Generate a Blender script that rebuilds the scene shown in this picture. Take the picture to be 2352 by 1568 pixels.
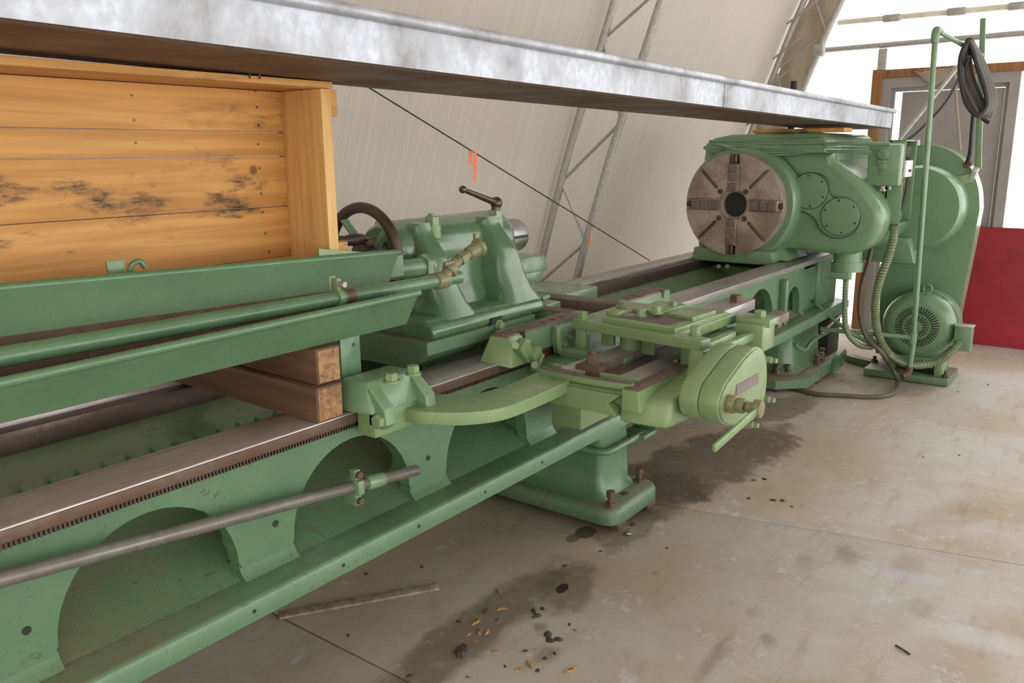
import bpy, bmesh, math, random
from mathutils import Vector, Matrix, Quaternion
random.seed(7)
for o in list(bpy.data.objects): bpy.data.objects.remove(o)
SC = bpy.context.scene
COL = SC.collection
R = math.radians
PI = math.pi

# ------------------------------------------------------------------ camera
F = 1900.0; CAMH = 1.55
def _n(v): return Vector(v).normalized()
AX = _n((2643-1176, 338.5-784, F))                 # bed direction in camera axes (right, down, forward)
_t = math.tan(R(.5))
AD = _n((_t, 1, -(_t*AX[0]+AX[1])/AX[2]))          # straight down
AY = -AD.cross(AX)                                 # across the bed, away from the viewer
def cam2w(r): r = Vector(r); return Vector((r.dot(AX), r.dot(AY), -r.dot(AD)))
C0 = Vector((0, 0, CAMH))
def P(u, v, x=None, y=None, z=None):
    r = cam2w(((u-1176)/F, (v-784)/F, 1))
    if x is not None: t = x/r.x
    elif y is not None: t = y/r.y
    else: t = (z-CAMH)/r.z
    return C0 + r*t
cd = bpy.data.cameras.new('camera'); cam = bpy.data.objects.new('camera', cd); COL.objects.link(cam)
cd.sensor_width = 36; cd.lens = F/2352*36; cd.clip_start = .02; cd.clip_end = 100
a, b, c = cam2w((1,0,0)), cam2w((0,-1,0)), cam2w((0,0,-1))
cam.matrix_world = Matrix(((a.x,b.x,c.x,0),(a.y,b.y,c.y,0),(a.z,b.z,c.z,CAMH),(0,0,0,1)))
SC.camera = cam

# ------------------------------------------------------------------ world, exposure
w = bpy.data.worlds.new('overcast_sky'); SC.world = w; w.use_nodes = True
bg = w.node_tree.nodes['Background']
bg.inputs[0].default_value = (1.0, .99, .965, 1); bg.inputs[1].default_value = 1.0
SC.view_settings.view_transform = 'Standard'; SC.view_settings.look = 'None'
SC.view_settings.exposure = 1.75; SC.view_settings.gamma = 1; SC.view_settings.use_curve_mapping = False

# ------------------------------------------------------------------ materials
class NT:
    def __init__(s, name):
        s.m = bpy.data.materials.new(name); s.m.use_nodes = True
        s.t = s.m.node_tree; s.b = s.t.nodes['Principled BSDF']; s.out = s.t.nodes['Material Output']
        s.co = s.t.nodes.new('ShaderNodeNewGeometry').outputs['Position']
    def n(s, k, **kw):
        nd = s.t.nodes.new('ShaderNode'+k)
        for a, v in kw.items(): setattr(nd, a, v)
        return nd
    def l(s, a, b): s.t.links.new(a, b)
    def vscale(s, sc, co=None):
        m = s.n('Mapping'); m.inputs['Scale'].default_value = sc; s.l(co or s.co, m.inputs['Vector']); return m.outputs[0]
    def noise(s, scale, detail=4, rough=.55, co=None, dist=0):
        nd = s.n('TexNoise'); nd.inputs['Scale'].default_value = scale; nd.inputs['Detail'].default_value = detail
        nd.inputs['Roughness'].default_value = rough; nd.inputs['Distortion'].default_value = dist
        s.l(co or s.co, nd.inputs['Vector']); return nd.outputs[0]
    def ramp(s, v, lo, hi, a=0., b=1.):
        nd = s.n('MapRange'); nd.interpolation_type = 'SMOOTHSTEP'
        nd.inputs[1].default_value = lo; nd.inputs[2].default_value = hi; nd.inputs[3].default_value = a; nd.inputs[4].default_value = b
        s.l(v, nd.inputs[0]); return nd.outputs[0]
    def math(s, op, a, b=None):
        nd = s.n('Math', operation=op)
        for i, q in enumerate((a, b)):
            if q is None: continue
            if hasattr(q, 'default_value') or hasattr(q, 'links'): s.l(q, nd.inputs[i])
            else: nd.inputs[i].default_value = q
        return nd.outputs[0]
    def mix(s, fac, a, b, mode='MIX'):
        nd = s.n('Mix', data_type='RGBA', blend_type=mode)
        for i, q in ((0, fac), (6, a), (7, b)):
            if isinstance(q, (tuple, list)): nd.inputs[i].default_value = tuple(q)+((1,) if len(q) == 3 else ())
            elif isinstance(q, (int, float)): nd.inputs[i].default_value = q
            else: s.l(q, nd.inputs[i])
        return nd.outputs[2]
    def color(s, c):
        if isinstance(c, (tuple, list)): s.b.inputs['Base Color'].default_value = tuple(c)+(1,)
        else: s.l(c, s.b.inputs['Base Color'])
    def rough(s, r):
        if isinstance(r, (int, float)): s.b.inputs['Roughness'].default_value = r
        else: s.l(r, s.b.inputs['Roughness'])
    def metal(s, v): s.b.inputs['Metallic'].default_value = v
    def bump(s, h, strength=.2, dist=.01):
        nd = s.n('Bump'); nd.inputs['Strength'].default_value = strength; nd.inputs['Distance'].default_value = dist
        s.l(h, nd.inputs['Height']); s.l(nd.outputs[0], s.b.inputs['Normal'])

def paint(name, base, grime=(.10,.075,.045), g=.35, rough=.38, chips=.0, dust=0., coat=.15):
    t = NT(name)
    n1 = t.noise(3.5, 6); n2 = t.noise(26, 5); n3 = t.noise(140, 3); nb = t.noise(1.3, 4, .5)
    dark = tuple(q*.86 for q in base); light = tuple(min(1, q*1.10) for q in base)
    c = t.mix(t.ramp(n1, .3, .7), dark, light)
    gm = t.math('MULTIPLY', t.ramp(n1, .48, .74), t.ramp(n2, .36, .66))
    c = t.mix(t.math('MULTIPLY', gm, g), c, grime)
    if dust:
        ge = t.n('NewGeometry'); sx = t.n('SeparateXYZ'); t.l(ge.outputs['Normal'], sx.inputs[0])
        dm = t.math('MULTIPLY', t.ramp(sx.outputs[2], .55, .95), t.math('MULTIPLY', t.ramp(nb, .38, .62), t.ramp(n2, .25, .6, .35, 1.)))
        c = t.mix(t.math('MULTIPLY', dm, dust), c, (.22,.15,.085))
        n4 = t.noise(46, 5, .6, dist=1.6)
        sq = t.math('MULTIPLY', t.ramp(n4, .60, .64), t.ramp(n1, .42, .58))
        c = t.mix(t.math('MULTIPLY', sq, .65), c, (.045,.035,.025))
    sp = t.math('MULTIPLY', t.ramp(n3, .62, .70), t.ramp(n2, .45, .6))
    c = t.mix(t.math('MULTIPLY', sp, .25+chips), c, (.05,.045,.035))
    t.color(c); t.rough(t.ramp(n2, .3, .7, rough-.08, rough+.14))
    t.b.inputs['Coat Weight'].default_value = coat; t.b.inputs['Coat Roughness'].default_value = .16
    t.bump(n2, .06, .004)
    return t.m
def metal(name, base, rust=(.16,.08,.04), r=.35, rough=.35, mt=.85, streak=(1,1,1), sc=5):
    t = NT(name); v = t.vscale(streak)
    n1 = t.noise(sc, 6, co=v); n2 = t.noise(sc*9, 4, co=v)
    c = t.mix(t.ramp(n2, .3, .7), tuple(q*.75 for q in base), base)
    k = t.math('MULTIPLY', t.math('MULTIPLY', t.ramp(n1, .42, .72), t.ramp(n2, .3, .6)), r)
    c = t.mix(k, c, rust)
    t.color(c); t.metal(mt); t.rough(t.ramp(n1, .3, .75, rough, rough+.25)); t.bump(n2, .06, .003)
    return t.m
def wood(name, a, b, axis=0, dirt=.5, grain=30, knots=True):
    t = NT(name)
    sc = [grain]*3; sc[axis] = grain*.05
    v = t.vscale(tuple(sc))
    n = t.noise(1, 6, .6, co=v, dist=.6); big = t.noise(2.2, 5); mid = t.noise(11, 5, .65)
    c = t.mix(t.ramp(n, .35, .65), a, b)
    s2 = [9, 9, 9]; s2[axis] = 3
    smear = t.noise(1, 6, .7, co=t.vscale(tuple(s2)))
    d = t.math('MULTIPLY', t.math('MULTIPLY', t.ramp(smear, .53, .66), t.ramp(big, .40, .54)), dirt)
    fine = t.noise(1, 5, .75, co=t.vscale(tuple(60 if i != axis else 14 for i in range(3))))
    d = t.math('MULTIPLY', d, t.ramp(fine, .38, .6, .25, 1.))
    c = t.mix(d, c, (.06,.035,.018))
    if knots:
        vr = t.n('TexVoronoi'); vr.inputs['Scale'].default_value = 3.1; t.l(t.vscale((1, 0, 1) if axis == 0 else (0, 1, 1)), vr.inputs['Vector'])
        kn = t.math('MULTIPLY', t.ramp(vr.outputs['Distance'], .060, .030), .8)
        c = t.mix(kn, c, (.13,.055,.02))
    t.color(c); t.rough(.62); t.bump(n, .12, .003)
    return t.m
def plain(name, c, rough=.6, mt=0, var=.12, sc=12):
    t = NT(name); n = t.noise(sc, 5)
    t.color(t.mix(t.ramp(n, .3, .7), tuple(q*(1-var) for q in c), tuple(min(1, q*(1+var)) for q in c))); t.rough(rough); t.metal(mt)
    t.bump(n, .06, .003)
    return t.m

M = {}
M['green']  = paint('green_machine_paint', (.158,.275,.142), g=.45, rough=.32, chips=.15, coat=.45)
M['bed']    = paint('green_bed_paint', (.100,.205,.100), grime=(.11,.075,.045), g=.5, rough=.38, chips=.4, dust=.55, coat=.3)
M['grimy']  = paint('grimy_green_paint', (.115,.200,.110), grime=(.13,.085,.05), g=1., rough=.5, chips=.4, dust=1.)
M['seam']   = plain('groove_shade', (.055,.09,.05), .6)  # dark colour for the shade in the headstock grooves
M['gloss']  = paint('glossy_green_paint', (.098,.190,.092), g=.3, rough=.24, chips=.1, coat=.8)
M['brass']  = paint('flaking_valve_paint', (.20,.20,.10), grime=(.16,.085,.04), g=.95, rough=.4, chips=.4)
M['sage']   = paint('lit_sage_paint', (.205,.305,.140), grime=(.19,.15,.07), g=.6, rough=.36, chips=.2, coat=.3)  # same green paint as the bed, with stronger light in its colour
M['trough'] = paint('trough_green_paint', (.100,.205,.100), g=.25, rough=.32, coat=.35)
M['steel']  = metal('ground_steel_way', (.46,.435,.43), rust=(.30,.25,.22), r=.45, rough=.24, mt=.45, streak=(.25,2,2))
M['rusty']  = metal('rusted_steel', (.17,.115,.085), rust=(.14,.06,.025), r=.8, rough=.5, mt=.5)
M['brownsteel'] = metal('brown_machined_steel', (.22,.17,.145), rust=(.13,.07,.04), r=.6, rough=.48, mt=.45)
M['darksteel']  = metal('dark_worn_steel', (.13,.10,.085), rust=(.08,.05,.03), r=.5, rough=.32, mt=.8)
M['bright'] = metal('polished_steel', (.55,.54,.55), rust=(.2,.16,.13), r=.2, rough=.22, mt=1.)
M['tube']   = metal('galvanised_tube', (.50,.49,.47), rust=(.33,.30,.25), r=.4, rough=.34, mt=.4)
M['pale']   = plain('glare_pale_girt', (.72,.68,.58), .5)  # cream tube, with glare from the white wall behind it in the colour
M['sheet']  = metal('galvanised_sheet', (.56,.59,.66), rust=(.20,.17,.15), r=.75, rough=.40, mt=.45, streak=(1,1,.7), sc=5)
M['wood']   = wood('crate_pine', (.66,.335,.10), (.50,.235,.06), 0, 1.)
M['trimwood'] = wood('door_trim_wood', (.36,.17,.06), (.26,.115,.04), 2, .6)
M['rodpaint'] = metal('worn_rod_steel', (.21,.20,.18), rust=(.15,.11,.11), r=.7, rough=.26, mt=.35, sc=3)
M['lath'] = plain('dusty_lath', (.27,.22,.16), .8, var=.3, sc=30)
M['woodz']  = wood('lit_pine_upright', (.76,.48,.19), (.64,.36,.12), 2, .2)  # lighter pine for the side boards, with the light they catch in it
M['wooddk'] = wood('dark_timber', (.15,.075,.035), (.075,.04,.022), 1, .6, knots=False)
M['woodend']= wood('timber_end_grain', (.40,.22,.09), (.20,.10,.045), 1, .9, 45, knots=False)
M['rubber'] = plain('black_rubber', (.025,.024,.024), .5)
M['cable']  = plain('grey_brown_cable', (.10,.085,.07), .55)
M['conduit']= plain('painted_flexible_conduit', (.17,.21,.11), .5)
M['black']  = plain('black_iron', (.02,.018,.016), .6)
M['orange'] = plain('orange_ribbon', (.85,.20,.06), .5)
M['red']    = plain('red_sheet', (.34,.022,.035), .45, var=.2, sc=3)
M['doorgrey'] = plain('grey_door_paint', (.33,.305,.30), .5, var=.08, sc=4)
M['white']  = plain('white_label', (.8,.8,.8), .5)
M['chipwood']= plain('wood_chip', (.36,.19,.06), .7, var=.5, sc=80)
M['dirt']   = plain('oily_dirt', (.055,.04,.03), .8, var=.4, sc=80)
M['plate']  = plain('worn_name_plate', (.19,.16,.15), .45)
M['board']  = plain('brown_panel_board', (.23,.13,.055), .7, var=.4, sc=40)
def chuckmat():
    t = NT('turned_chuck_steel')
    sp = t.n('SeparateXYZ'); t.l(t.co, sp.inputs[0])
    dy = t.math('SUBTRACT', sp.outputs[1], 2.066); dz = t.math('SUBTRACT', sp.outputs[2], 1.218)
    r = t.math('SQRT', t.math('ADD', t.math('MULTIPLY', dy, dy), t.math('MULTIPLY', dz, dz)))
    s = t.math('SINE', t.math('MULTIPLY', r, 380.)); n = t.noise(7, 5); n2 = t.noise(60, 4)
    c = t.mix(t.ramp(n, .3, .7), (.26,.195,.155), (.46,.37,.31))
    c = t.mix(t.math('MULTIPLY', t.ramp(s, .75, 1.), t.ramp(n2, .35, .6, .1, .6)), c, (.07,.045,.035))
    t.color(c); t.metal(.35); t.rough(t.ramp(n2, .3, .7, .36, .55)); t.bump(s, .12, .002)
    return t.m
M['chuck'] = chuckmat()
def fabricmat(name, col, trans, streak=True, mixf=.1):
    t = NT(name)
    n = t.noise(1, 5, .6, co=t.vscale((90, 1.2, 1.2))); n2 = t.noise(2, 5)
    c = t.mix(t.ramp(n, .35, .7), tuple(q*.86 for q in col), col)
    c = t.mix(t.ramp(n2, .4, .8, 0, .25), c, tuple(q*.7 for q in col))
    t.color(c); t.rough(.7)
    tr = t.n('BsdfTranslucent'); tr.inputs[0].default_value = trans+(1,)
    mx = t.n('MixShader'); mx.inputs[0].default_value = mixf
    t.l(t.b.outputs[0], mx.inputs[1]); t.l(tr.outputs[0], mx.inputs[2]); t.l(mx.outputs[0], t.out.inputs[0])
    return t.m
M['fabric'] = fabricmat('weathered_fabric_cover', (.56,.525,.485), (.78,.72,.63), mixf=.22)
M['endfabric'] = fabricmat('thin_white_fabric', (.80,.80,.78), (1,1,1), mixf=.8)
M['added_wall_fabric'] = fabricmat('added_near_fabric', (.6,.58,.54), (1,.97,.92), mixf=.6)  # translucency sets how much light the added near wall lets in
M['flap'] = fabricmat('beige_canvas', (.50,.44,.36), (.8,.65,.45), mixf=.2)

def floormat():
    t = NT('stained_concrete')
    sp = t.n('SeparateXYZ'); t.l(t.co, sp.inputs[0])
    flat = t.n('CombineXYZ'); t.l(sp.outputs[0], flat.inputs[0]); t.l(sp.outputs[1], flat.inputs[1]); co = flat.outputs[0]
    n1 = t.noise(1.1, 6, .6, co); n2 = t.noise(5, 6, .65, co); n3 = t.noise(38, 5, .6, co)
    c = t.mix(t.ramp(n1, .35, .65), (.50,.40,.285), (.55,.51,.465))
    c = t.mix(t.ramp(n2, .35, .7, 0, .5), c, (.42,.34,.25))
    # paler, bluish concrete out in the open floor
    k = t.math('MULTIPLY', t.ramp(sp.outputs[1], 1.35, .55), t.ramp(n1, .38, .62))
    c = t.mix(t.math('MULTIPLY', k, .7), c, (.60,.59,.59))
    c = t.mix(t.math('MULTIPLY', t.math('MULTIPLY', t.ramp(n2, .52, .62), t.ramp(t.noise(17, 5, .7, co), .5, .6)), .55), c, (.66,.68,.74))
    c = t.mix(t.math('MULTIPLY', t.ramp(n3, .55, .75), .25), c, (.22,.17,.12))
    scf = t.noise(1, 6, .7, co=t.vscale((3, 14, 1), co)); c = t.mix(t.math('MULTIPLY', t.ramp(scf, .52, .7), .45), c, (.36,.26,.17))
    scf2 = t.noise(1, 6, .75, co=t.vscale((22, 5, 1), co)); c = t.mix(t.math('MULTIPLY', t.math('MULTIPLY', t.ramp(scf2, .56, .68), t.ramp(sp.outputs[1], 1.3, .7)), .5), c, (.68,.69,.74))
    c = t.mix(t.math('MULTIPLY', t.ramp(t.noise(90, 3, .6, co), .66, .72), .4), c, (.12,.09,.07))
    wob = t.noise(5.5, 6, .7, co); wob2 = t.noise(20, 4, .6, co); wob3 = t.noise(16, 6, .75, co)
    def spot(px, py, rx, ry, ang, col, amt, c, edge=.5, w=.8):
        ca, sa = math.cos(ang), math.sin(ang)
        dx = t.math('SUBTRACT', sp.outputs[0], px); dy = t.math('SUBTRACT', sp.outputs[1], py)
        u = t.math('DIVIDE', t.math('ADD', t.math('MULTIPLY', dx, ca), t.math('MULTIPLY', dy, sa)), rx)
        v = t.math('DIVIDE', t.math('SUBTRACT', t.math('MULTIPLY', dy, ca), t.math('MULTIPLY', dx, sa)), ry)
        d = t.math('ADD', t.math('MULTIPLY', u, u), t.math('MULTIPLY', v, v))
        d = t.math('ADD', d, t.math('MULTIPLY', t.math('SUBTRACT', wob if w > .6 else wob3, .5), w*2.6))
        m = t.ramp(d, 1.0, edge)
        if w > .3: m = t.math('MULTIPLY', m, t.ramp(wob2, .25, .5, .7, 1.))
        return t.mix(t.math('MULTIPLY', m, amt), c, col)
    oil = (.115,.085,.06)
    c = spot(3.75, 1.62, .95, .30, -.15, oil, .8, c)
    c = spot(3.25, 1.62, .35, .22, 0, (.085,.065,.05), .6, c)
    c = spot(2.95, 1.60, .35, .14, .2, oil, .55, c)
    c = spot(1.92, 1.60, .62, .13, .05, (.15,.115,.085), .75, c, .3)
    c = spot(2.32, 1.50, .22, .12, .3, (.15,.115,.085), .7, c, .3)
    c = spot(4.9, 1.62, .5, .16, -.2, oil, .6, c)
    c = spot(5.85, 1.22, .35, .3, 0, oil, .4, c)
    c = spot(2.735, 1.687, .062, .046, .2, (.075,.055,.03), .9, c, .75, .05)
    c = spot(2.66, 1.70, .05, .03, .2, (.09,.07,.045), .7, c, .5, .1)
    c = spot(2.296, 1.513, .040, .022, .2, (.02,.015,.012), .95, c, .7, .12)
    for (u, v, rx, ry, a_, col, am) in ((1945,1270,.10,.05,.4,(.16,.12,.10),.6),(2080,1300,.14,.06,0,(.30,.22,.15),.6),(2070,1320,.05,.16,.3,(.62,.64,.72),.7),
            (1765,1470,.05,.03,.5,(.15,.14,.17),.6),(1640,1510,.17,.025,.05,(.20,.16,.12),.6),(2110,1395,.07,.05,.2,(.22,.17,.13),.5),(1850,1290,.12,.04,.2,(.22,.16,.12),.5),
            (1770,1190,.03,.14,-.1,(.36,.36,.37),.6),(2260,1470,.08,.22,.2,(.72,.74,.80),.7),(2200,1180,.3,.10,-.4,(.36,.25,.15),.5),(1240,1440,.03,.03,0,oil,.7),(1255,1500,.05,.05,0,oil,.6),
            (1505,1316,.018,.014,0,oil,.5),(1000,1395,.09,.02,.9,(.20,.16,.12),.3)):
        p = P(u, v, z=0); c = spot(p.x, p.y, rx*1.2, ry*1.2, a_, col, am*.75, c, -.1, .6)
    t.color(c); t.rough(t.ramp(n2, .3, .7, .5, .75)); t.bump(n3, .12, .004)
    return t.m
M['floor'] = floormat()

# ------------------------------------------------------------------ building blocks
ORG = {}
def tag(o, label=None, cat=None, group=None, kind=None):
    if label: o['label'] = label
    if cat: o['category'] = cat
    if group: o['group'] = group
    if kind: o['kind'] = kind
    return o
def thing(name, label, cat, loc, group=None):
    o = bpy.data.objects.new(name, None); COL.objects.link(o); o.location = loc; o.empty_display_size = .1
    ORG[o] = Vector(loc); return tag(o, label, cat, group)
class G:
    """collects geometry in world coordinates; done() links it as one mesh object"""
    def __init__(s): s.bm = bmesh.new()
    def _merge(s, bm2):
        me = bpy.data.meshes.new('tmp'); bm2.to_mesh(me); bm2.free(); s.bm.from_mesh(me); bpy.data.meshes.remove(me)
    def box(s, lo, hi, bev=0, mat=None, seg=2):
        b2 = bmesh.new(); bmesh.ops.create_cube(b2, size=1)
        lo, hi = Vector(lo), Vector(hi); d = hi-lo; c = (hi+lo)/2
        for v in b2.verts: v.co = Vector((v.co.x*d.x, v.co.y*d.y, v.co.z*d.z))+c
        if bev: bmesh.ops.bevel(b2, geom=b2.edges[:], offset=bev, segments=seg, profile=.5, affect='EDGES')
        if mat is not None: b2.transform(mat)
        s._merge(b2); return s
    def obox(s, c, size, rot=None, bev=0):
        """box by centre, size and rotation matrix (3x3)"""
        m = Matrix.Translation(Vector(c)) @ (rot.to_4x4() if rot else Matrix())
        h = Vector(size)/2
        return s.box(-h, h, bev, m)
    def hexa(s, pts, bev=0):
        """eight corners: bottom four counter-clockwise, then top four"""
        b2 = bmesh.new(); v = [b2.verts.new(p) for p in pts]
        for f in ((3,2,1,0),(4,5,6,7),(0,1,5,4),(1,2,6,5),(2,3,7,6),(3,0,4,7)): b2.faces.new([v[i] for i in f])
        bmesh.ops.recalc_face_normals(b2, faces=b2.faces[:])
        if bev: bmesh.ops.bevel(b2, geom=b2.edges[:], offset=bev, segments=2, profile=.5, affect='EDGES')
        s._merge(b2); return s
    def cyl(s, p0, p1, r0, r1=None, seg=24, bev=0):
        r1 = r0 if r1 is None else r1
        p0, p1 = Vector(p0), Vector(p1); d = p1-p0
        q = d.to_track_quat('Z', 'Y').to_matrix().to_4x4()
        b2 = bmesh.new(); bmesh.ops.create_cone(b2, cap_ends=True, segments=seg, radius1=r0, radius2=r1, depth=d.length)
        if bev:
            es = [e for e in b2.edges if any(len(f.verts) > 4 for f in e.link_faces)]
            bmesh.ops.bevel(b2, geom=es, offset=bev, segments=2, profile=.5, affect='EDGES')
        b2.transform(Matrix.Translation((p0+p1)/2) @ q); s._merge(b2); return s
    def hexn(s, p, ax, r, h, rot=0):
        p = Vector(p); ax = Vector(ax).normalized(); q = ax.to_track_quat('Z', 'Y').to_matrix().to_4x4() @ Matrix.Rotation(rot, 4, 'Z')
        b2 = bmesh.new(); bmesh.ops.create_cone(b2, cap_ends=True, segments=6, radius1=r, radius2=r, depth=h)
        es = [e for e in b2.edges if all(v.co.z > 0 for v in e.verts)]
        bmesh.ops.bevel(b2, geom=es, offset=r*.12, segments=1, affect='EDGES')
        b2.transform(Matrix.Translation(p+ax*h/2) @ q); s._merge(b2); return s
    def ball(s, p, r, seg=16, sc=(1,1,1)):
        b2 = bmesh.new(); bmesh.ops.create_uvsphere(b2, u_segments=seg, v_segments=max(6, seg//2), radius=r)
        b2.transform(Matrix.Translation(Vector(p)) @ Matrix.Diagonal(Vector((*sc, 1)))); s._merge(b2); return s
    def tube(s, pts, r, seg=10, smooth=True, closed=False, step=None, rfun=None):
        pts = [Vector(p) for p in pts]
        if smooth and len(pts) > 2: pts = spline(pts, step or 8, closed)
        n = len(pts); rings = []; up = None
        for i, p in enumerate(pts):
            if closed: d = pts[(i+1) % n]-pts[i-1]
            else: d = pts[min(i+1, n-1)]-pts[max(i-1, 0)]
            d.normalize()
            if up is None: up = d.orthogonal().normalized()
            up = (up-d*up.dot(d))
            up = up.normalized() if up.length > 1e-6 else d.orthogonal().normalized()
            sd = d.cross(up); rr = rfun(i, n) if rfun else (r[i] if isinstance(r, list) else r)
            rings.append([s.bm.verts.new(p+(up*math.cos(2*PI*k/seg)+sd*math.sin(2*PI*k/seg))*rr) for k in range(seg)])
        for i in range(n-(0 if closed else 1)):
            A, B = rings[i], rings[(i+1) % n]
            for k in range(seg): s.bm.faces.new((A[k], A[(k+1) % seg], B[(k+1) % seg], B[k]))
        if not closed:
            s.bm.faces.new(rings[0][::-1]); s.bm.faces.new(rings[-1])
        return s
    def prism(s, pts, plane, a0, a1, holes=(), bev=0, res=3):
        """2-D outline (with holes) extruded along the third axis from a0 to a1. plane: 'XZ','YZ','XY'"""
        cu = bpy.data.curves.new('tmp', 'CURVE'); cu.dimensions = '2D'; cu.fill_mode = 'BOTH'
        for loop in (pts, *holes):
            sp = cu.splines.new('POLY'); sp.points.add(len(loop)-1); sp.use_cyclic_u = True
            for q, p in zip(sp.points, loop): q.co = (p[0], p[1], 0, 1)
        h = abs(a1-a0)/2; cu.extrude = max(h-bev, 1e-5); cu.bevel_depth = bev; cu.bevel_resolution = res; cu.offset = -bev
        ob = bpy.data.objects.new('tmp', cu); COL.objects.link(ob)
        dg = bpy.context.evaluated_depsgraph_get(); dg.update()
        me = bpy.data.meshes.new_from_object(ob.evaluated_get(dg))
        bpy.data.objects.remove(ob); bpy.data.curves.remove(cu)
        b2 = bmesh.new(); b2.from_mesh(me); bpy.data.meshes.remove(me)
        bmesh.ops.remove_doubles(b2, verts=b2.verts[:], dist=1e-5)
        m = (a0+a1)/2
        lo0, hi0 = min(p[0] for p in pts), max(p[0] for p in pts); lo1, hi1 = min(p[1] for p in pts), max(p[1] for p in pts)
        for v in b2.verts:
            u, q, z = v.co
            u = min(max(u, lo0), hi0); q = min(max(q, lo1), hi1)
            v.co = {'XZ': (u, m+z, q), 'YZ': (m+z, u, q), 'XY': (u, q, m+z)}[plane]
        bmesh.ops.recalc_face_normals(b2, faces=b2.faces[:])
        s._merge(b2); return s
    def loft(s, rings, cap=True, closed=True):
        R_ = [[s.bm.verts.new(p) for p in r] for r in rings]; n = len(R_[0])
        for A, B in zip(R_, R_[1:]):
            for k in range(n if closed else n-1): s.bm.faces.new((A[k], A[(k+1) % n], B[(k+1) % n], B[k]))
        if cap and closed: s.bm.faces.new(R_[0][::-1]); s.bm.faces.new(R_[-1])
        return s
    def revolve(s, prof, c, axis='X', seg=40):
        """prof: (along, radius) pairs about an axis through c"""
        c = Vector(c); rings = []
        for (t, r) in prof:
            ring = []
            for k in range(seg):
                a_ = 2*PI*k/seg; u, v = r*math.cos(a_), r*math.sin(a_)
                ring.append(c+(Vector((t, u, v)) if axis == 'X' else Vector((u, t, v)) if axis == 'Y' else Vector((u, v, t))))
            rings.append(ring)
        return s.loft(rings)
    def sheet(s, pts_rows, thick):
        """thin skin through rows of points, given thickness"""
        b2 = bmesh.new(); rows = [[b2.verts.new(p) for p in r] for r in pts_rows]
        for A, B in zip(rows, rows[1:]):
            for k in range(len(A)-1): b2.faces.new((A[k], A[k+1], B[k+1], B[k]))
        bmesh.ops.recalc_face_normals(b2, faces=b2.faces[:])
        bmesh.ops.solidify(b2, geom=b2.faces[:], thickness=thick); s._merge(b2); return s
    def done(s, name, mat, parent=None, ang=35, label=None, cat=None, group=None, kind=None):
        bm = s.bm
        bmesh.ops.recalc_face_normals(bm, faces=bm.faces[:])
        if parent is not None: org = ORG[parent]
        else:
            zs = [v.co for v in bm.verts]; lo = Vector((min(v[i] for v in zs) for i in range(3))); hi = Vector((max(v[i] for v in zs) for i in range(3)))
            org = Vector(((lo.x+hi.x)/2, (lo.y+hi.y)/2, lo.z))
        bmesh.ops.translate(bm, verts=bm.verts[:], vec=-org)
        me = bpy.data.meshes.new(name); bm.to_mesh(me); bm.free()
        me.polygons.foreach_set('use_smooth', [True]*len(me.polygons)); me.set_sharp_from_angle(angle=R(ang))
        me.materials.append(M[mat] if isinstance(mat, str) else mat)
        o = bpy.data.objects.new(name, me); COL.objects.link(o)
        if parent is not None: o.parent = parent
        else: o.location = org
        ORG[o] = org
        return tag(o, label, cat, group, kind)
def dup(o, name, parent, move):
    """another object sharing o's mesh, shifted by move (world)"""
    n = bpy.data.objects.new(name, o.data); COL.objects.link(n); n.parent = parent
    n.location = Vector(o.location)+Vector(move); ORG[n] = ORG[o]; return n
def spline(pts, step, closed=False):
    out = []; n = len(pts)
    for i in range(n if closed else n-1):
        p1, p2 = pts[i], pts[(i+1) % n]
        p0 = pts[i-1] if (closed or i > 0) else p1*2-p2
        p3 = pts[(i+2) % n] if (closed or i+2 < n) else p2*2-p1
        for k in range(step):
            t = k/step
            out.append(.5*((2*p1)+(p2-p0)*t+(2*p0-5*p1+4*p2-p3)*t*t+(3*p1-p0-3*p2+p3)*t**3))
    if not closed: out.append(pts[-1])
    return out
def circ(cx, cy, r, n=48, a0=0, a1=2*PI, end=False):
    m = n if not end else n-1
    return [(cx+r*math.cos(a0+(a1-a0)*k/m), cy+r*math.sin(a0+(a1-a0)*k/m)) for k in range(n)]
def rrect(x0, y0, x1, y1, r, n=5):
    pts = []
    for cx, cy, a in ((x1-r, y1-r, 0), (x0+r, y1-r, PI/2), (x0+r, y0+r, PI), (x1-r, y0+r, 1.5*PI)):
        pts += [(cx+r*math.cos(a+PI/2*k/n), cy+r*math.sin(a+PI/2*k/n)) for k in range(n+1)]
    return pts
YA, ZA = 2.066, 1.218        # spindle axis
WAY = .865                   # top of the bed ways

# ------------------------------------------------------------------ the setting
XE = 7.75                                            # end wall
def jx(y): return 3.19+(1.48-y)*.222                 # slanted saw cut in the floor
YF0, YF1 = -4.2, 3.6
g = .004
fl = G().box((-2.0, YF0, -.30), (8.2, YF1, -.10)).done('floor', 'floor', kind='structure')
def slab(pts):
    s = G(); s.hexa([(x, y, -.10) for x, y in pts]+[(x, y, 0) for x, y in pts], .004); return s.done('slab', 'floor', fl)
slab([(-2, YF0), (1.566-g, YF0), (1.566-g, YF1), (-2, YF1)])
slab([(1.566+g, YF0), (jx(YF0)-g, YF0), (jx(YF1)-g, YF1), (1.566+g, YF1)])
slab([(jx(YF0)+g, YF0), (8.2, YF0), (8.2, YF1), (jx(YF1)+g, YF1)])

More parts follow.
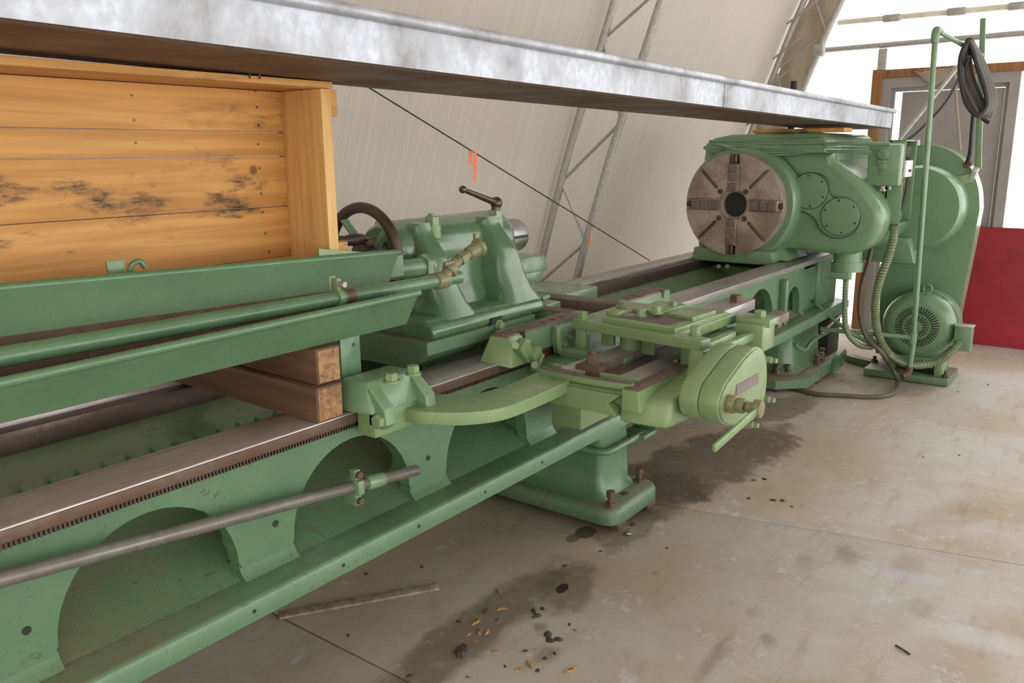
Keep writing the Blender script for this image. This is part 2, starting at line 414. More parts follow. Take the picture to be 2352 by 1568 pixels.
ARCH = [(3.42,0),(3.215,.83),(2.98,1.6),(2.78,2.15),(2.53,2.8),(2.2,3.45),(1.75,4.05),(1.15,4.6),(.4,5.0),(-.5,5.2)]
ARCH2 = ARCH+[(-1.4-(y-(-.5))*1.0+.9, z) for (y, z) in ARCH[-2:3:-1]]
arc = spline([Vector((0, y, z)) for y, z in ARCH2], 4)
def off(pts, d):
    out = []
    for i, p in enumerate(pts):
        t = pts[min(i+1, len(pts)-1)]-pts[max(i-1, 0)]; n = Vector((0, -t.z, t.y)).normalized()   # inward
        out.append(p+n*d)
    return out
if off(arc, .1)[2].y > arc[2].y: _s = -1
else: _s = 1
xs = [-2+i*(XE+2)/14 for i in range(15)]
skin = off(arc, -.07*_s)
G().sheet([[Vector((x, p.y+.015*math.sin(x*2.1)*math.sin(p.z*1.7), p.z)) for p in skin] for x in xs], .006).done('wall_back', 'fabric', kind='structure', ang=60)
G().prism([(-4.6, 0), (3.5, 0), (3.3, 1.0), (2.6, 2.9), (1.2, 4.7), (-.5, 5.3), (-2.4, 4.7), (-4.2, 2.8)], 'YZ', -2.02, -2.0).done('added_near_wall', 'added_wall_fabric', kind='structure')  # unseen wall added at the near end to cut light and raise contrast
def truss(x, lab, nodes_o, nodes_i, ztop=99):
    th = thing('arch_truss', lab, 'truss', (x, 3.4, 0))
    n = len(arc)
    o_ = [Vector((x, p.y, p.z)) for p in arc]; i_ = [Vector((x, p.y, p.z)) for p in off(arc, .30*_s)]
    i_ = [p for p in i_ if p.z > -.0]
    i_ = [Vector((x, i_[0].y+.01, 0))]+i_
    G().tube(o_, .027, 12, smooth=False).done('outer_chord', 'tube', th, 60)
    G().tube(i_, .027, 12, smooth=False).done('inner_chord', 'tube', th, 60)
    def atz(pts, z):
        return min(pts[:len(pts)//2], key=lambda p: abs(p.z-z)) if False else _lerpz(pts, z)
    seq = []
    k = 0; zo = nodes_o; zi = nodes_i
    allz = sorted([(z, 'o') for z in zo]+[(z, 'i') for z in zi])
    for (z0, a0), (z1, a1) in zip(allz, allz[1:]):
        A = _lerpz(o_ if a0 == 'o' else i_, z0); B = _lerpz(o_ if a1 == 'o' else i_, z1)
        G().tube([A, B], .010, 8, smooth=False).done('lacing_rod', 'tube', th, 60)
    return th
def _lerpz(pts, z):
    for a_, b_ in zip(pts, pts[1:]):
        if a_.z <= z <= b_.z and b_.z > a_.z: return a_.lerp(b_, (z-a_.z)/(b_.z-a_.z))
    return pts[len(pts)//2]
truss(4.6, 'steel tube arch truss with zigzag lacing against the grey fabric wall, left of the chuck', (.30,.66,1.36,2.22,2.9,3.6), (.48,.98,1.73,2.50,3.2,3.9))
tr2 = truss(7.55, 'steel tube arch truss wrapped in beige canvas beside the white end wall', (.5,1.35,2.25,2.9,3.6), (.95,1.8,2.52,3.2,3.9))

# end wall of thin fabric with the door opening cut out
DY0, DY1, DZ = .86, 1.86, 2.13
ew = [(p.y, p.z) for p in skin]
fy = skin[-1].y
outer = [(skin[0].y, 0)]+[(p.y, p.z) for p in skin if p.z > .01]+[(fy-.6, 2.0), (fy-.9, 0)]
G().prism(outer, 'YZ', XE, XE+.008, holes=[[(DY0-.05, .01), (DY1+.05, .01), (DY1+.05, DZ+.02), (DY0-.05, DZ+.02)]]).done('wall_end', 'endfabric', kind='structure', ang=60)
# girts and posts of the end wall
def pole(name, label, A, B, r, m='tube'):
    return G().tube([A, B], r, 10, smooth=False).done(name, m, None, 60, label, 'tube')
XG = XE-.06
A = P(1885, 116, x=XG); B = P(2352, 76, x=XG); D = (B-A)/(B.y-A.y)
pole('end_wall_girt', 'galvanised horizontal tube crossing the white end wall just above the door', A, A+D*(-1.8-A.y), .024)
A2 = P(1925, 52, x=XG); B2 = P(2352, 12, x=XG); D2 = (B2-A2)/(B2.y-A2.y)
pole('end_wall_girt', 'pale horizontal tube with clamps at the top of the white end wall', A2, A2+D2*(-1.8-A2.y), .024, 'pale')
q = P(2030, 112, x=XG); G().box((XG-.03, q.y-.035, 0), (XG+.03, q.y+.035, q.z), .008).done('end_wall_post', 'tube', None, label='galvanised upright post beside the orange wooden door trim', cat='post')
for u, v in ((2050, 42), (2198, 27), (2340, 14)):
    p = P(u, v, x=XG); G().obox(p, (.07, .14, .06), bev=.012).done('tube_clamp', 'tube', None, label={2050: 'leftmost grey clamp on the pale top tube of the end wall', 2198: 'middle grey clamp on the pale top tube of the end wall', 2340: 'rightmost grey clamp on the pale top tube of the end wall'}[u], cat='clamp')
p = P(1881, 116, x=7.53); G().obox(p, (.08, .09, .10), bev=.01).cyl(p+Vector((-.045, 0, 0)), p+Vector((-.06, 0, 0)), .014).done('bracket', 'tube', tr2)

# door
dr = G()
XD = XE-.03
dr.prism([(DY0, 0), (DY1, 0), (DY1, DZ), (DY0, DZ)], 'YZ', XD-.10, XD+.03, holes=[[(DY0+.07, .02), (DY1-.07, .02), (DY1-.07, DZ-.08), (DY0+.07, DZ-.08)]])
door = dr.done('door_1', 'doorgrey', kind='structure')
iy0, iy1, iz = DY0+.07, DY1-.07, DZ-.08
G().prism([(iy0, .02), (iy1, .02), (iy1, iz), (iy0, iz)], 'YZ', XD-.05, XD-.02, holes=[[(iy0+.03, .03), (iy1-.03, .03), (iy1-.03, iz-.03), (iy0+.03, iz-.03)]]).done('door_stop', 'doorgrey', door)
G().box((XD-.045, iy0+.035, .03), (XD-.005, iy1-.085, iz-.035), .004).done('door_panel', 'doorgrey', door)
G().box((XD-.13, DY1-.005, 0), (XD+.0, DY1+.075, DZ+.07), .005).done('trim_1', 'trimwood', kind='structure')
G().box((XD-.13, -.6, DZ), (XD+.0, DY1+.0, DZ+.065), .005).done('trim_2', 'trimwood', kind='structure')

# canvas hung on the end truss, ropes, flap over the door
th = thing('canvas_wrap', 'crumpled beige canvas laced along the end truss with rope', 'canvas', (7.62, 2.9, 1.6))
rows = []
oc = [p for p in spline([Vector((0, y, z)) for y, z in ARCH], 6) if 1.2 < p.z < 4.2]
ic = off(oc, .30*_s)
for k in range(9):
    f = k/8
    rows.append([Vector((7.63+.05*math.sin(p.z*9+f*7)*math.sin(f*PI)+.02*math.sin(p.z*23+k), p.y*(1-f)+q_.y*f, p.z*(1-f)+q_.z*f)) for p, q_ in zip(oc, ic)])
G().sheet(rows, .004).done('canvas', 'flap', th, 80)
for i in range(9):
    zz = 1.5+i*.28
    a_ = _lerpz([Vector((7.52, p.y, p.z)) for p in skin[:len(skin)//2]], zz); b_ = _lerpz([Vector((7.52, p.y, p.z)) for p in off(arc, .12*_s)], zz+.17)
    G().tube([a_+Vector((0, -.02, 0)), (a_+b_)/2+Vector((-.02, 0, -.02)), b_], .009, 6).done('lacing_rope', 'flap', th, 60)
pts = [P(2100, 163, x=7.6), P(2125, 185, x=7.58), P(2150, 196, x=7.57), P(2185, 172, x=7.58), P(2203, 152, x=7.6)]
top = [P(2100, 161, x=7.62), P(2125, 158, x=7.6), P(2150, 155, x=7.6), P(2185, 152, x=7.6), P(2203, 150, x=7.62)]
G().sheet([top, [t_.lerp(q_, .5)+Vector((-.02, 0, 0)) for t_, q_ in zip(top, pts)], pts], .004).done('canvas_flap', 'flap', None, 70, 'small beige canvas flap hanging over the top of the grey door', 'canvas')
G().tube([P(2192, 150, x=7.55), P(2197, 230, x=7.55), P(2206, 345, x=7.55)], .011, 8).done('hanging_cord', 'flap', None, 60, 'pale cord hanging straight down in front of the grey door', 'rope')
G().tube([P(2212, 140, x=7.45), P(2065, 322, x=7.3)], .017, 8, smooth=False).done('diagonal_brace', 'tube', None, 60, 'grey diagonal brace bar in front of the door', 'brace')

# red sheet leaning on the end wall
p0 = P(2190, 786, z=0); xb = 7.50
zt = .94
rd = G(); rd.hexa([(xb, -.3, .002), (xb+.02, -.3, .002), (xb+.02, 1.14, .002), (xb, 1.14, .002), (xb+.10, -.3, zt), (xb+.12, -.3, zt), (xb+.12, 1.14, zt), (xb+.10, 1.14, zt)], .003)
rd.done('red_panel', 'red', None, label='large red sheet panel leaning on the end wall below the door', cat='panel')

# ------------------------------------------------------------------ lathe bed
bed = thing('lathe_bed', 'long green cast iron lathe bed with arched side openings and worn steel ways', 'lathe bed', (3, 2.07, 0))
X0, X1 = -.15, 5.32
def arch_hole(xc, w, z0, z1, n=18):
    pts = [(xc-w/2, z0)]; zs = z1-w*.5
    pts += [(xc-w/2-.006, (z0+zs)/2+.02)]
    pts += [(xc+w/2*math.cos(PI-PI*k/n), zs+(z1-zs)*math.sin(PI-PI*k/n)) for k in range(n+1)]
    pts += [(xc+w/2+.006, (z0+zs)/2+.02), (xc+w/2, z0)]
    return pts
ARX = [.265, .868, 1.472, 2.076, 2.68, 3.285, 3.90, 4.57, 5.148]
ARW = [.435]*7+[.435, .235]
holes = [arch_hole(x, wd, .512, .783 if wd > .3 else .72) for x, wd in zip(ARX, ARW)]
G().prism([(X0, .50), (X1, .50), (X1, .832), (X0, .832)], 'XZ', 1.67, 1.715, holes=holes).done('front_wall', 'bed', bed, 30)
G().box((X0, 2.41, .46), (X1, 2.455, .832)).done('rear_wall', 'bed', bed)
# bottom flange with raised fillet up to the wall
pr = [(1.57,.463),(2.56,.463),(2.56,.505),(1.72,.505),(1.69,.522),(1.66,.524),(1.63,.521),(1.585,.520),(1.575,.518),(1.57,.510)]
G().prism(pr, 'YZ', X0, X1+.72).done('bottom_flange', 'bed', bed, 50)
# fillets where the pillars between the arches meet the flange
edges = [X0]+[q for x, wd in zip(ARX, ARW) for q in (x-wd/2, x+wd/2)]+[X1]
for xa, xb in zip(edges[::2], edges[1::2]):
    G().loft([[(x, 1.674, .512), (x, 1.640, .517), (x, 1.652, .5255), (x, 1.663, .536), (x, 1.6695, .548), (x, 1.674, .556)] for x in (xa+.001, xa+.02, xb-.02, xb-.001)]).done('fillet', 'bed', bed, 60)
# sloping chip chute inside (seen through the arches and from above)
G().hexa([(X0, 1.66, .490), (X1, 1.66, .490), (X1, 2.31, .770), (X0, 2.31, .770), (X0, 1.655, .520), (X1, 1.655, .520), (X1, 2.31, .80), (X0, 2.31, .80)]).done('chip_chute', 'bed', bed)
# cross ribs between the arches
for x in [.567, 1.17, 1.774, 2.378, 2.98, 3.59, 4.24, 4.91]:
    G().prism([(1.71, .515), (1.80, .55), (1.775, .62), (1.765, .70), (1.80, .80), (1.80, .83), (1.71, .83)], 'YZ', x-.055, x+.055, bev=.006).done('cross_rib', 'bed', bed, 40)
G().box((4.875, 1.625, .52), (4.925, 1.672, .80), .012).done('pilaster', 'bed', bed)
# ways
def way(name, y0, y1, z0, z1, mat='steel', x0=X0, x1=6.0, bev=.004):
    return G().box((x0, y0, z0), (x1, y1, z1), bev).done(name, mat, bed)
way('front_way', 1.648, 1.782, .832, WAY)
way('front_inner_way', 1.786, 1.838, .80, .852)
way('front_way_lip', 1.6455, 1.66, .834, .8605, 'rusty', x1=2.6, bev=.001)
way('rear_inner_way', 2.285, 2.335, .78, .852, 'darksteel')  # dark brown rail, with the shadow under the trough in its colour
way('rear_way', 2.34, 2.478, .82, WAY)
G().box((X0, 2.30, .62), (6.0, 2.41, .80)).done('rear_inner_wall', 'bed', bed)
G().prism([(1.715,.775),(1.80,.79),(1.836,.80),(1.836,.815),(1.715,.815)], 'YZ', X0, X1).done('front_inner_ledge', 'bed', bed)
# zigzag row of small raised triangles on the chute, shaped after an unclear pattern, seen over the inner edge of the front way
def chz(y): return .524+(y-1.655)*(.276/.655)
tri = None
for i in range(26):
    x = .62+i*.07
    if tri is None:
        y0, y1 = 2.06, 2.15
        tri = G().loft([[(x, y0, chz(y0)-.002), (x+.03, y1, chz(y1)-.002), (x-.034, y1, chz(y1)-.002)], [(x, y0+.004, chz(y0)+.006), (x+.027, y1, chz(y1)+.020), (x-.031, y1, chz(y1)+.020)]]).done('raised_piece', 'bed', bed)
    else: dup(tri, 'raised_piece', bed, (i*.07, 0, 0))
# rack: bar with teeth along the front
rk = G().box((X0, 1.656, .820), (3.4, 1.672, .833))
n = int((3.4-.4)/.0092)
for i in range(n):
    x = .40+i*.0092
    rk.box((x, 1.650, .820), (x+.0046, 1.66, .832))
rk.done('rack', 'darksteel', bed, kind='stuff')
# bolt holes in the wall
for x in (.567+.03, 1.17+.03, 1.775):
    G().cyl((x, 1.6685, .63), (x, 1.6725, .63), .009, seg=16).done('bolt_hole', 'black', bed)
for x in (1.05, 1.33, 1.62, 1.93, 2.25):
    G().cyl((x, 1.5688, .489), (x, 1.5725, .489), .005, seg=12).done('oil_hole', 'black', bed)

# pedestal under the middle of the bed
def pedestal(px0, px1, py0, py1, name):
    foot = G()
    foot.loft([[(x, y, z) for x, y in rrect(px0+i_, py0+i_, px1-i_, py1-i_, r_)] for z, i_, r_ in ((.03, .004, .075), (.034, 0, .075), (.082, 0, .075), (.096, .006, .072), (.104, .022, .06), (.112, .10, .05))])
    f = foot.done('pedestal_foot', 'grimy', bed, 50, label='green foot pad stained tan and rusty')
    col = G()
    cx0, cx1, cy0, cy1 = px0+.085, px1-.085, py0+.12, py1-.12
    col.loft([[(x, y, z) for x, y in rrect(cx0-i_, cy0-i_, cx1+i_, cy1+i_, .03+i_*.4)] for z, i_ in ((.100, .05), (.118, .02), (.14, .004), (.30, -.004), (.312, .0), (.40, -.01), (.465, -.01))])
    col.done('pedestal_column', 'bed', bed, 50)
    return f
pedestal(2.77, 3.19, 1.57, 2.55, 'mid')
# ledge/gutter strap round the middle pedestal
yy = 1.57+.11
G().tube([(2.845, 2.1, .318), (2.845, yy+.03, .318), (2.865, yy-.015, .318), (2.92, yy-.02, .318), (3.16, yy-.02, .318)], .016, 8, smooth=False).done('pedestal_strap', 'bed', bed, 60)
G().box((3.11, yy-.06, .306), (3.23, yy+.06, .330), .008).box((3.215, yy-.06, .306), (3.23, yy+.06, .355), .006).done('drain_spout', 'bed', bed)
# levelling bolts and shims
for u, v in ((1402, 1160), (1468, 1105)):
    p = P(u, v, z=.11); s_ = G().cyl((p.x, p.y, .10), (p.x, p.y, .165), .0125).hexn((p.x, p.y, .105), (0,0,1), .024, .018).hexn((p.x, p.y, .150), (0,0,1), .021, .024)
    s_.done('levelling_bolt', 'rusty', bed)
p = P(1436, 1133, z=.11); G().cyl((p.x, p.y, .108), (p.x, p.y, .1135), .016).done('bolt_hole', 'rusty', bed)
for (x, y) in ((2.86, 1.60), (3.12, 1.60), (2.86, 2.46), (3.12, 2.46)):
    G().box((x-.04, y-.02, .0), (x+.04, y+.06, .031), .004).done('shim', 'rusty', bed)
# headstock end: closed box section and broad pedestal
G().box((5.30, 1.70, .50), (6.02, 2.44, .80), .02).done('end_box', 'bed', bed)
G().box((5.62, 1.665, .465), (6.05, 2.46, .835), .02).done('end_block', 'bed', bed)
G().prism([(5.30,.52),(5.62,.52),(5.62,.80),(5.30,.80)], 'XZ', 1.685, 1.72).done('end_plate', 'bed', bed)
ft = G()
def octa(x0, y0, x1, y1, c): return [(x0+c, y0), (x1-c, y0), (x1, y0+c), (x1, y1-c), (x1-c, y1), (x0+c, y1), (x0, y1-c), (x0, y0+c)]
ft.loft([[(x, y, z) for x, y in octa(5.18+i_, 1.60+i_, 6.12-i_, 2.60-i_, .16)] for z, i_ in ((.03, 0), (.085, 0), (.10, .015), (.108, .06))])
ft.done('pedestal_foot', 'grimy', bed, 40, label='broad green foot pad under the headstock, stained brown')
ft = G(); ft.loft([[(x, y, z) for x, y in rrect(5.33+i_, 1.72+i_, 6.0-i_, 2.46-i_, .10)] for z, i_ in ((.10, -.05), (.13, -.01), (.16, 0), (.36, .01), (.372, -.005), (.40, -.005), (.465, .0))])
ft.done('pedestal_column', 'bed', bed, 40)
for (x, y) in ((5.26, 1.78), (5.26, 2.42), (5.62, 1.63), (5.98, 1.68)): G().box((x-.04, y-.02, 0), (x+.05, y+.06, .031), .004).done('shim', 'rusty', bed)
for (x, y) in ((5.30, 1.80), (5.34, 1.74), (5.72, 1.66), (5.80, 1.66), (5.95, 1.70)):
    G().cyl((x, y, .10), (x, y, .16), .014).hexn((x, y, .105), (0,0,1), .027, .025).hexn((x, y, .148), (0,0,1), .022, .02).done('levelling_bolt', 'rusty', bed)
G().prism([(5.78,.04),(6.02,.04),(6.10,.08),(6.10,.13),(6.05,.16),(5.95,.15),(5.85,.12)], 'XZ', 1.57, 1.60, holes=[circ(6.045, .105, .022, 16)]).done('anchor_lug', 'bed', bed)
# gutter along the underside near the headstock
G().tube([P(1825, 790, y=1.60), P(1836, 800, y=1.60), P(1850, 803, y=1.60), P(1858, 793, y=1.60), P(1870, 780, y=1.60), P(1900, 762, y=1.62)], .014, 8).done('drip_gutter', 'bed', bed, 60)

# chuck shift rod along the front wall
a_, b_ = P(0, 1330, y=1.625), P(958, 1079, y=1.625); d_ = (b_-a_).normalized()
rod = thing('shift_rod', 'worn green control rod running across the bed arches', 'rod', tuple(b_))
G().cyl(a_-d_*.35, b_, .0165, seg=20, bev=.004).done('bar', 'rodpaint', rod, 60)
e_ = a_.lerp(b_, .80); G().cyl(e_+d_*.02, e_+d_*.085, .021, seg=20, bev=.004).done('sleeve', 'green', rod)
k_ = a_.lerp(b_, .785)
cl = G().box((k_.x-.012, k_.y-.026, k_.z-.022), (k_.x+.012, k_.y+.026, k_.z+.022), .006).box((k_.x-.010, k_.y-.012, k_.z+.018), (k_.x+.010, k_.y+.012, k_.z+.05), .004).box((k_.x-.010, k_.y-.012, k_.z-.055), (k_.x+.010, k_.y+.05, k_.z-.018), .004)
cl = cl.done('clamp', 'green', rod)
G().hexn((k_.x, k_.y-.012, k_.z-.04), (0,-1,0), .011, .012).done('clamp_bolt', 'rusty', cl)
G().hexn((k_.x, k_.y-.012, k_.z+.036), (0,-1,0), .011, .012).done('clamp_bolt', 'rusty', cl)

# ------------------------------------------------------------------ headstock
hs = thing('headstock', 'green lathe headstock with two round bolted covers and a ribbed lid', 'headstock', (5.7, 1.9, .86))
ct = [(1.59,1.56),(1.518,1.493),(1.426,1.426),(1.318,1.332),(1.247,1.239),(1.218,1.155),(1.232,1.064),(1.275,.983),(1.371,.927),(1.475,.918),(1.564,.925),(1.70,.935),(1.80,.93),(1.86,.88),(2.32,.88),(2.40,.95),(2.42,1.2),(2.38,1.45),(2.30,1.56)]
ct = [(p.x, p.y) for p in spline([Vector((y, z, 0)) for y, z in ct], 3, True)]
G().prism(ct, 'YZ', 5.27, 6.22, bev=.055, res=5).done('housing', 'green', hs, 40)
# raised boss carrying the covers, slightly proud of the front face
def arcp(c, r, a0, a1, n=14): return [(c[0]+r*math.cos(R(a0+(a1-a0)*k/(n-1))), c[1]+r*math.sin(R(a0+(a1-a0)*k/(n-1)))) for k in range(n)]
c1, c2 = (1.647, 1.306), (1.452, 1.158)
boss = [(1790,575),(1800,530),(1812,492),(1828,485),(1848,486),(1872,500),(1885,525),(1905,541),(1930,546),(1958,538),(1975,515),(1978,490),(1968,468),(1950,456),(1925,454),(1913,449),(1908,436),(1903,415),(1890,402),(1868,397),(1850,400),(1838,405),(1822,385),(1800,362),(1770,350),(1760,400),(1760,540)]
boss = [(p.x, p.y) for p in spline([Vector((P(u, v, x=5.258).y, P(u, v, x=5.258).z, 0)) for u, v in boss], 3, True)]
G().prism(boss, 'YZ', 5.244, 5.31, bev=.005).done('cover_boss', 'green', hs, 40)
G().tube([(5.2435, y_, z_) for y_, z_ in boss], .0035, 6, smooth=False, closed=True).done('boss_groove_line', 'seam', hs, 60)  # dark line in place of the shaded groove round the boss
for i, (c_, r_) in enumerate(((c1, .108), (c2, .113))):
    G().tube([(5.2425, y_, z_) for y_, z_ in circ(c_[0], c_[1], r_+.002, 48)], .0032, 6, smooth=False, closed=True).done('cover_groove_ring', 'seam', hs, 60)  # dark ring standing in for the shaded groove round each cover
    cv = G().prism(circ(c_[0], c_[1], r_, 56), 'YZ', 5.231, 5.27, bev=.003).done('round_cover', 'green', hs, 40)
    for k in range(6):
        a_ = R(90+60*k-8)
        G().cyl((5.2285, c_[0]+r_*.86*math.cos(a_), c_[1]+r_*.86*math.sin(a_)), (5.232, c_[0]+r_*.86*math.cos(a_), c_[1]+r_*.86*math.sin(a_)), .0065, seg=10).done('screw', 'darksteel', cv)
# spindle nose drum behind the chuck
G().revolve([(5.15, .30), (5.15, .352), (5.17, .366), (5.19, .372), (5.36, .378), (5.36, .30)], (0, YA, ZA), seg=72).done('spindle_drum', 'green', hs, 40)
# lid
lid = [(1.545,1.535),(2.315,1.535),(2.312,1.595),(2.255,1.632),(2.14,1.652),(1.62,1.655),(1.575,1.64),(1.553,1.615)]
G().prism(lid, 'YZ', 5.17, 6.25, bev=.012).done('lid', 'green', hs, 40)
G().box((5.158, 1.535, 1.56), (6.26, 2.325, 1.585), .008).done('lid_rib', 'green', hs)
G().box((5.16, 1.575, 1.606), (6.25, 2.29, 1.622), .006).done('lid_rib', 'green', hs)
# base between the ways, with two bolts
G().box((5.10, 1.80, .845), (6.05, 2.34, .935), .015).done('base', 'green', hs)
G().hexa([(5.20, 1.74, .868), (5.6, 1.74, .868), (5.6, 2.40, .868), (5.20, 2.40, .868), (5.22, 1.82, .95), (5.6, 1.82, .95), (5.6, 2.32, .95), (5.22, 2.32, .95)], .008).done('base_step', 'green', hs)
for u in (1652, 1672): 
    p = P(u, 611, x=5.09); G().hexn(p, (-1,0,0), .014, .02).done('base_bolt', 'sage', hs)
G().cyl((5.47, 1.45, .93), (5.47, 1.45, .845), .085, seg=32).cyl((5.47, 1.45, .86), (5.47, 1.45, .80), .096, seg=32).hexn((5.47, 1.45, .745), (0,0,1), .035, .06).done('pump_body', 'green', hs, 40)
G().box((5.375, 1.41, .755), (5.405, 1.54, .80), .006).done('pump_flange', 'green', hs)
# rear drive drum towards the belt guard
G().revolve([(6.05, .05), (6.05, .262), (6.09, .28), (6.31, .28), (6.31, .05)], (0, 1.20, 1.17), seg=56).done('drive_drum', 'green', hs, 40)
G().hexa([(6.0, 1.16, .80), (6.3, 1.16, .80), (6.3, 1.52, .80), (6.0, 1.52, .80), (5.95, 1.20, .98), (6.3, 1.20, .98), (6.3, 1.52, .98), (5.95, 1.52, .98)], .02).done('drive_bracket', 'green', hs)
# wires draped along the lid
for pp, r_ in (([(1650,332),(1700,344),(1760,350),(1850,347),(1930,348),(2000,350)], .0075), ([(1645,330),(1690,345),(1740,355),(1810,354),(1880,347),(2000,353)], .0075), ([(1650,330),(1690,336),(1730,332),(1770,340),(1860,345),(2000,347)], .006), ([(1896,331),(1950,330),(2045,331)], .011)):
    G().tube([P(u, v, x=5.14+.012*i) for i, (u, v) in enumerate(pp)], r_, 8).done('wire', 'green', hs, 60)

# ------------------------------------------------------------------ chuck
ch = thing('lathe_chuck', 'large round four-jaw chuck of worn brown steel on the headstock', 'chuck', (5.1, YA, ZA-.316))
RC = .316
def cy(y, z): return (YA+y, ZA+z)
hole = [cy(*p) for p in circ(0, 0, .078, 32)]
G().prism([cy(*p) for p in circ(0, 0, RC, 96)], 'YZ', 5.095, 5.15, holes=[hole], bev=.004).done('chuck_body', 'chuck', ch, 40)
G().prism([cy(*p) for p in circ(0, 0, .29, 64)], 'YZ', 5.148, 5.17, holes=[hole]).done('back_plate', 'darksteel', ch, 40)
G().prism([cy(*p) for p in circ(0, 0, .10, 32)], 'YZ', 5.13, 5.20).done('spindle_bore', 'black', ch, 40)
hw_ = .036; sw = .0115
for q4 in range(4):
    # quadrant of the face with a T-slot cut in from the rim
    a0, a1 = math.asin(hw_/RC), PI/2-math.asin(hw_/RC)
    r_in = .098
    s0 = PI/4-math.asin(sw/RC); s1 = PI/4+math.asin(sw/RC)
    pts = [(RC*math.cos(a0+(s0-a0)*k/10), RC*math.sin(a0+(s0-a0)*k/10)) for k in range(11)]
    d_ = Vector((math.cos(PI/4), math.sin(PI/4))); n_ = Vector((-d_.y, d_.x))
    pts += [tuple(d_*.155-n_*sw), tuple(d_*.147-n_*sw*.5), tuple(d_*.147+n_*sw*.5), tuple(d_*.155+n_*sw)]
    pts += [(RC*math.cos(s1+(a1-s1)*k/10), RC*math.sin(s1+(a1-s1)*k/10)) for k in range(11)]
    ia, ib = PI/2-math.asin(hw_/r_in), math.asin(hw_/r_in)
    pts += [(r_in*math.cos(ia+(ib-ia)*k/6), r_in*math.sin(ia+(ib-ia)*k/6)) for k in range(7)]
    m_ = Matrix.Rotation(q4*PI/2, 2)
    pts = [tuple(m_ @ Vector(p)) for p in pts]
    fp = G().prism([cy(*p) for p in pts], 'YZ', 5.058, 5.096, bev=.002).done('face_segment', 'chuck', ch, 40)
    bp = m_ @ (d_*.118)
    G().cyl((5.055, YA+bp.x, ZA+bp.y), (5.06, YA+bp.x, ZA+bp.y), .017, seg=20).cyl((5.053, YA+bp.x, ZA+bp.y), (5.06, YA+bp.x, ZA+bp.y), .008, seg=6).done('socket_screw', 'darksteel', ch)
    # jaw in the channel, stepped
    dd = m_ @ Vector((1, 0)); nn = Vector((-dd.y, dd.x)); far = [.235, .235, .275, .235][q4]; rin = .085 if q4 != 2 else .12
    far = [.275, .255, .29, .255][q4]
    def blk(r0, r1, wd, xa, xb, bev=.004):
        pts2 = [dd*r0-nn*wd, dd*r1-nn*wd, dd*r1+nn*wd, dd*r0+nn*wd]
        return G().prism([cy(p.x, p.y) for p in pts2], 'YZ', xa, xb, bev=bev)
    jw = blk(rin, far, hw_-.002, 5.052, 5.10).done('jaw', 'chuck', ch, 40)
    L_ = far-rin
    blk(rin, rin+L_*.30, hw_-.006, 5.040, 5.06).done('jaw_step', 'brownsteel', jw, 40)
    blk(rin+L_*.38, rin+L_*.60, hw_-.008, 5.034, 5.06).done('jaw_step', 'brownsteel', jw, 40)
    blk(rin+L_*.68, far-.004, hw_-.008, 5.036, 5.06).done('jaw_step', 'brownsteel', jw, 40)
    e0, e1 = dd*(far+.002), dd*(RC-.002)
    G().cyl((5.078, YA+e0.x, ZA+e0.y), (5.078, YA+e1.x, ZA+e1.y), .017, seg=16, bev=.003).done('jaw_screw', 'darksteel', ch)

# ------------------------------------------------------------------ belt guard, motor, electrics
gd = thing('belt_guard', 'tall green sheet metal belt guard with rounded top behind the motor', 'belt guard', (6.4, 1.1, 0))
go = [(1.42,.10),(1.42,.39),(1.435,.77),(1.44,1.30),(1.40,1.48),(1.334,1.555),(1.213,1.582),(1.076,1.543),(.949,1.443),(.902,1.359),(.873,1.274),(.856,1.161),(.871,.929),(.912,.418),(.934,.231),(.95,.10)]
top_ = [(p.x, p.y) for p in spline([Vector((y, z, 0)) for y, z in go[3:12]], 5)]
go2 = go[:3]+top_+go[12:]
G().prism(go2, 'YZ', 6.30, 6.315).done('face_plate', 'green', gd, 40)
cyv, czv = 1.15, .9
rim_in = [(cyv+(y-cyv)*.975, czv+(z-czv)*.985) for y, z in go2]
G().prism(go2, 'YZ', 6.315, 6.47, holes=[rim_in]).done('rim', 'green', gd, 50, label='bright lit edge band of the guard')
G().prism(go2, 'YZ', 6.468, 6.48).done('back_plate', 'green', gd, 50)
a_, b_ = P(2162, 425, x=6.285), P(2234, 408, x=6.285)
G().obox((a_+b_)/2, (.012, (b_-a_).length, .062), Matrix.Rotation(math.atan2(b_.z-a_.z, b_.y-a_.y), 3, 'X'), .003).done('strap', 'sage', gd)
p = P(2238, 398, x=6.30); G().obox(p, (.06, .03, .08), Matrix.Rotation(.3, 3, 'X'), .004).hexn(p+Vector((-.03, 0, .02)), (-1,0,0), .014, .015).done('hinge_bracket', 'tube', gd)
p = P(2222, 378, x=6.28); G().obox(p, (.03, .05, .035), Matrix.Rotation(-.5, 3, 'X'), .006).done('cable_clamp', 'rusty', gd)

mo = thing('electric_motor', 'round green electric motor with radial vent slots on the floor', 'motor', (6.1, 1.1, .06))
mc = Vector((6.0, 1.109, .385)); MR = .232
G().revolve([(6.0, .03), (6.0, .155), (6.004, .185), (6.02, .21), (6.05, .226), (6.075, MR), (6.285, MR), (6.285, .05)], (0, mc.y, mc.z), seg=64).done('motor_body', 'green', mo, 40)
G().revolve([(6.098, MR+.0015), (6.098, MR+.003), (6.104, MR+.003), (6.104, MR+.0015)], (0, mc.y, mc.z), seg=64).done('seam_band', 'darksteel', mo, 40)
def slots(r0, r1, n, wd, name):
    for k in range(n):
        a_ = 2*PI*k/n; m_ = Matrix.Rotation(a_, 3, 'X')
        c_ = Vector((5.9995, mc.y, mc.z))+m_ @ Vector((0, (r0+r1)/2, 0))
        G().obox(c_, (.003, r1-r0, wd), m_, 0).done(name, 'black', mo)
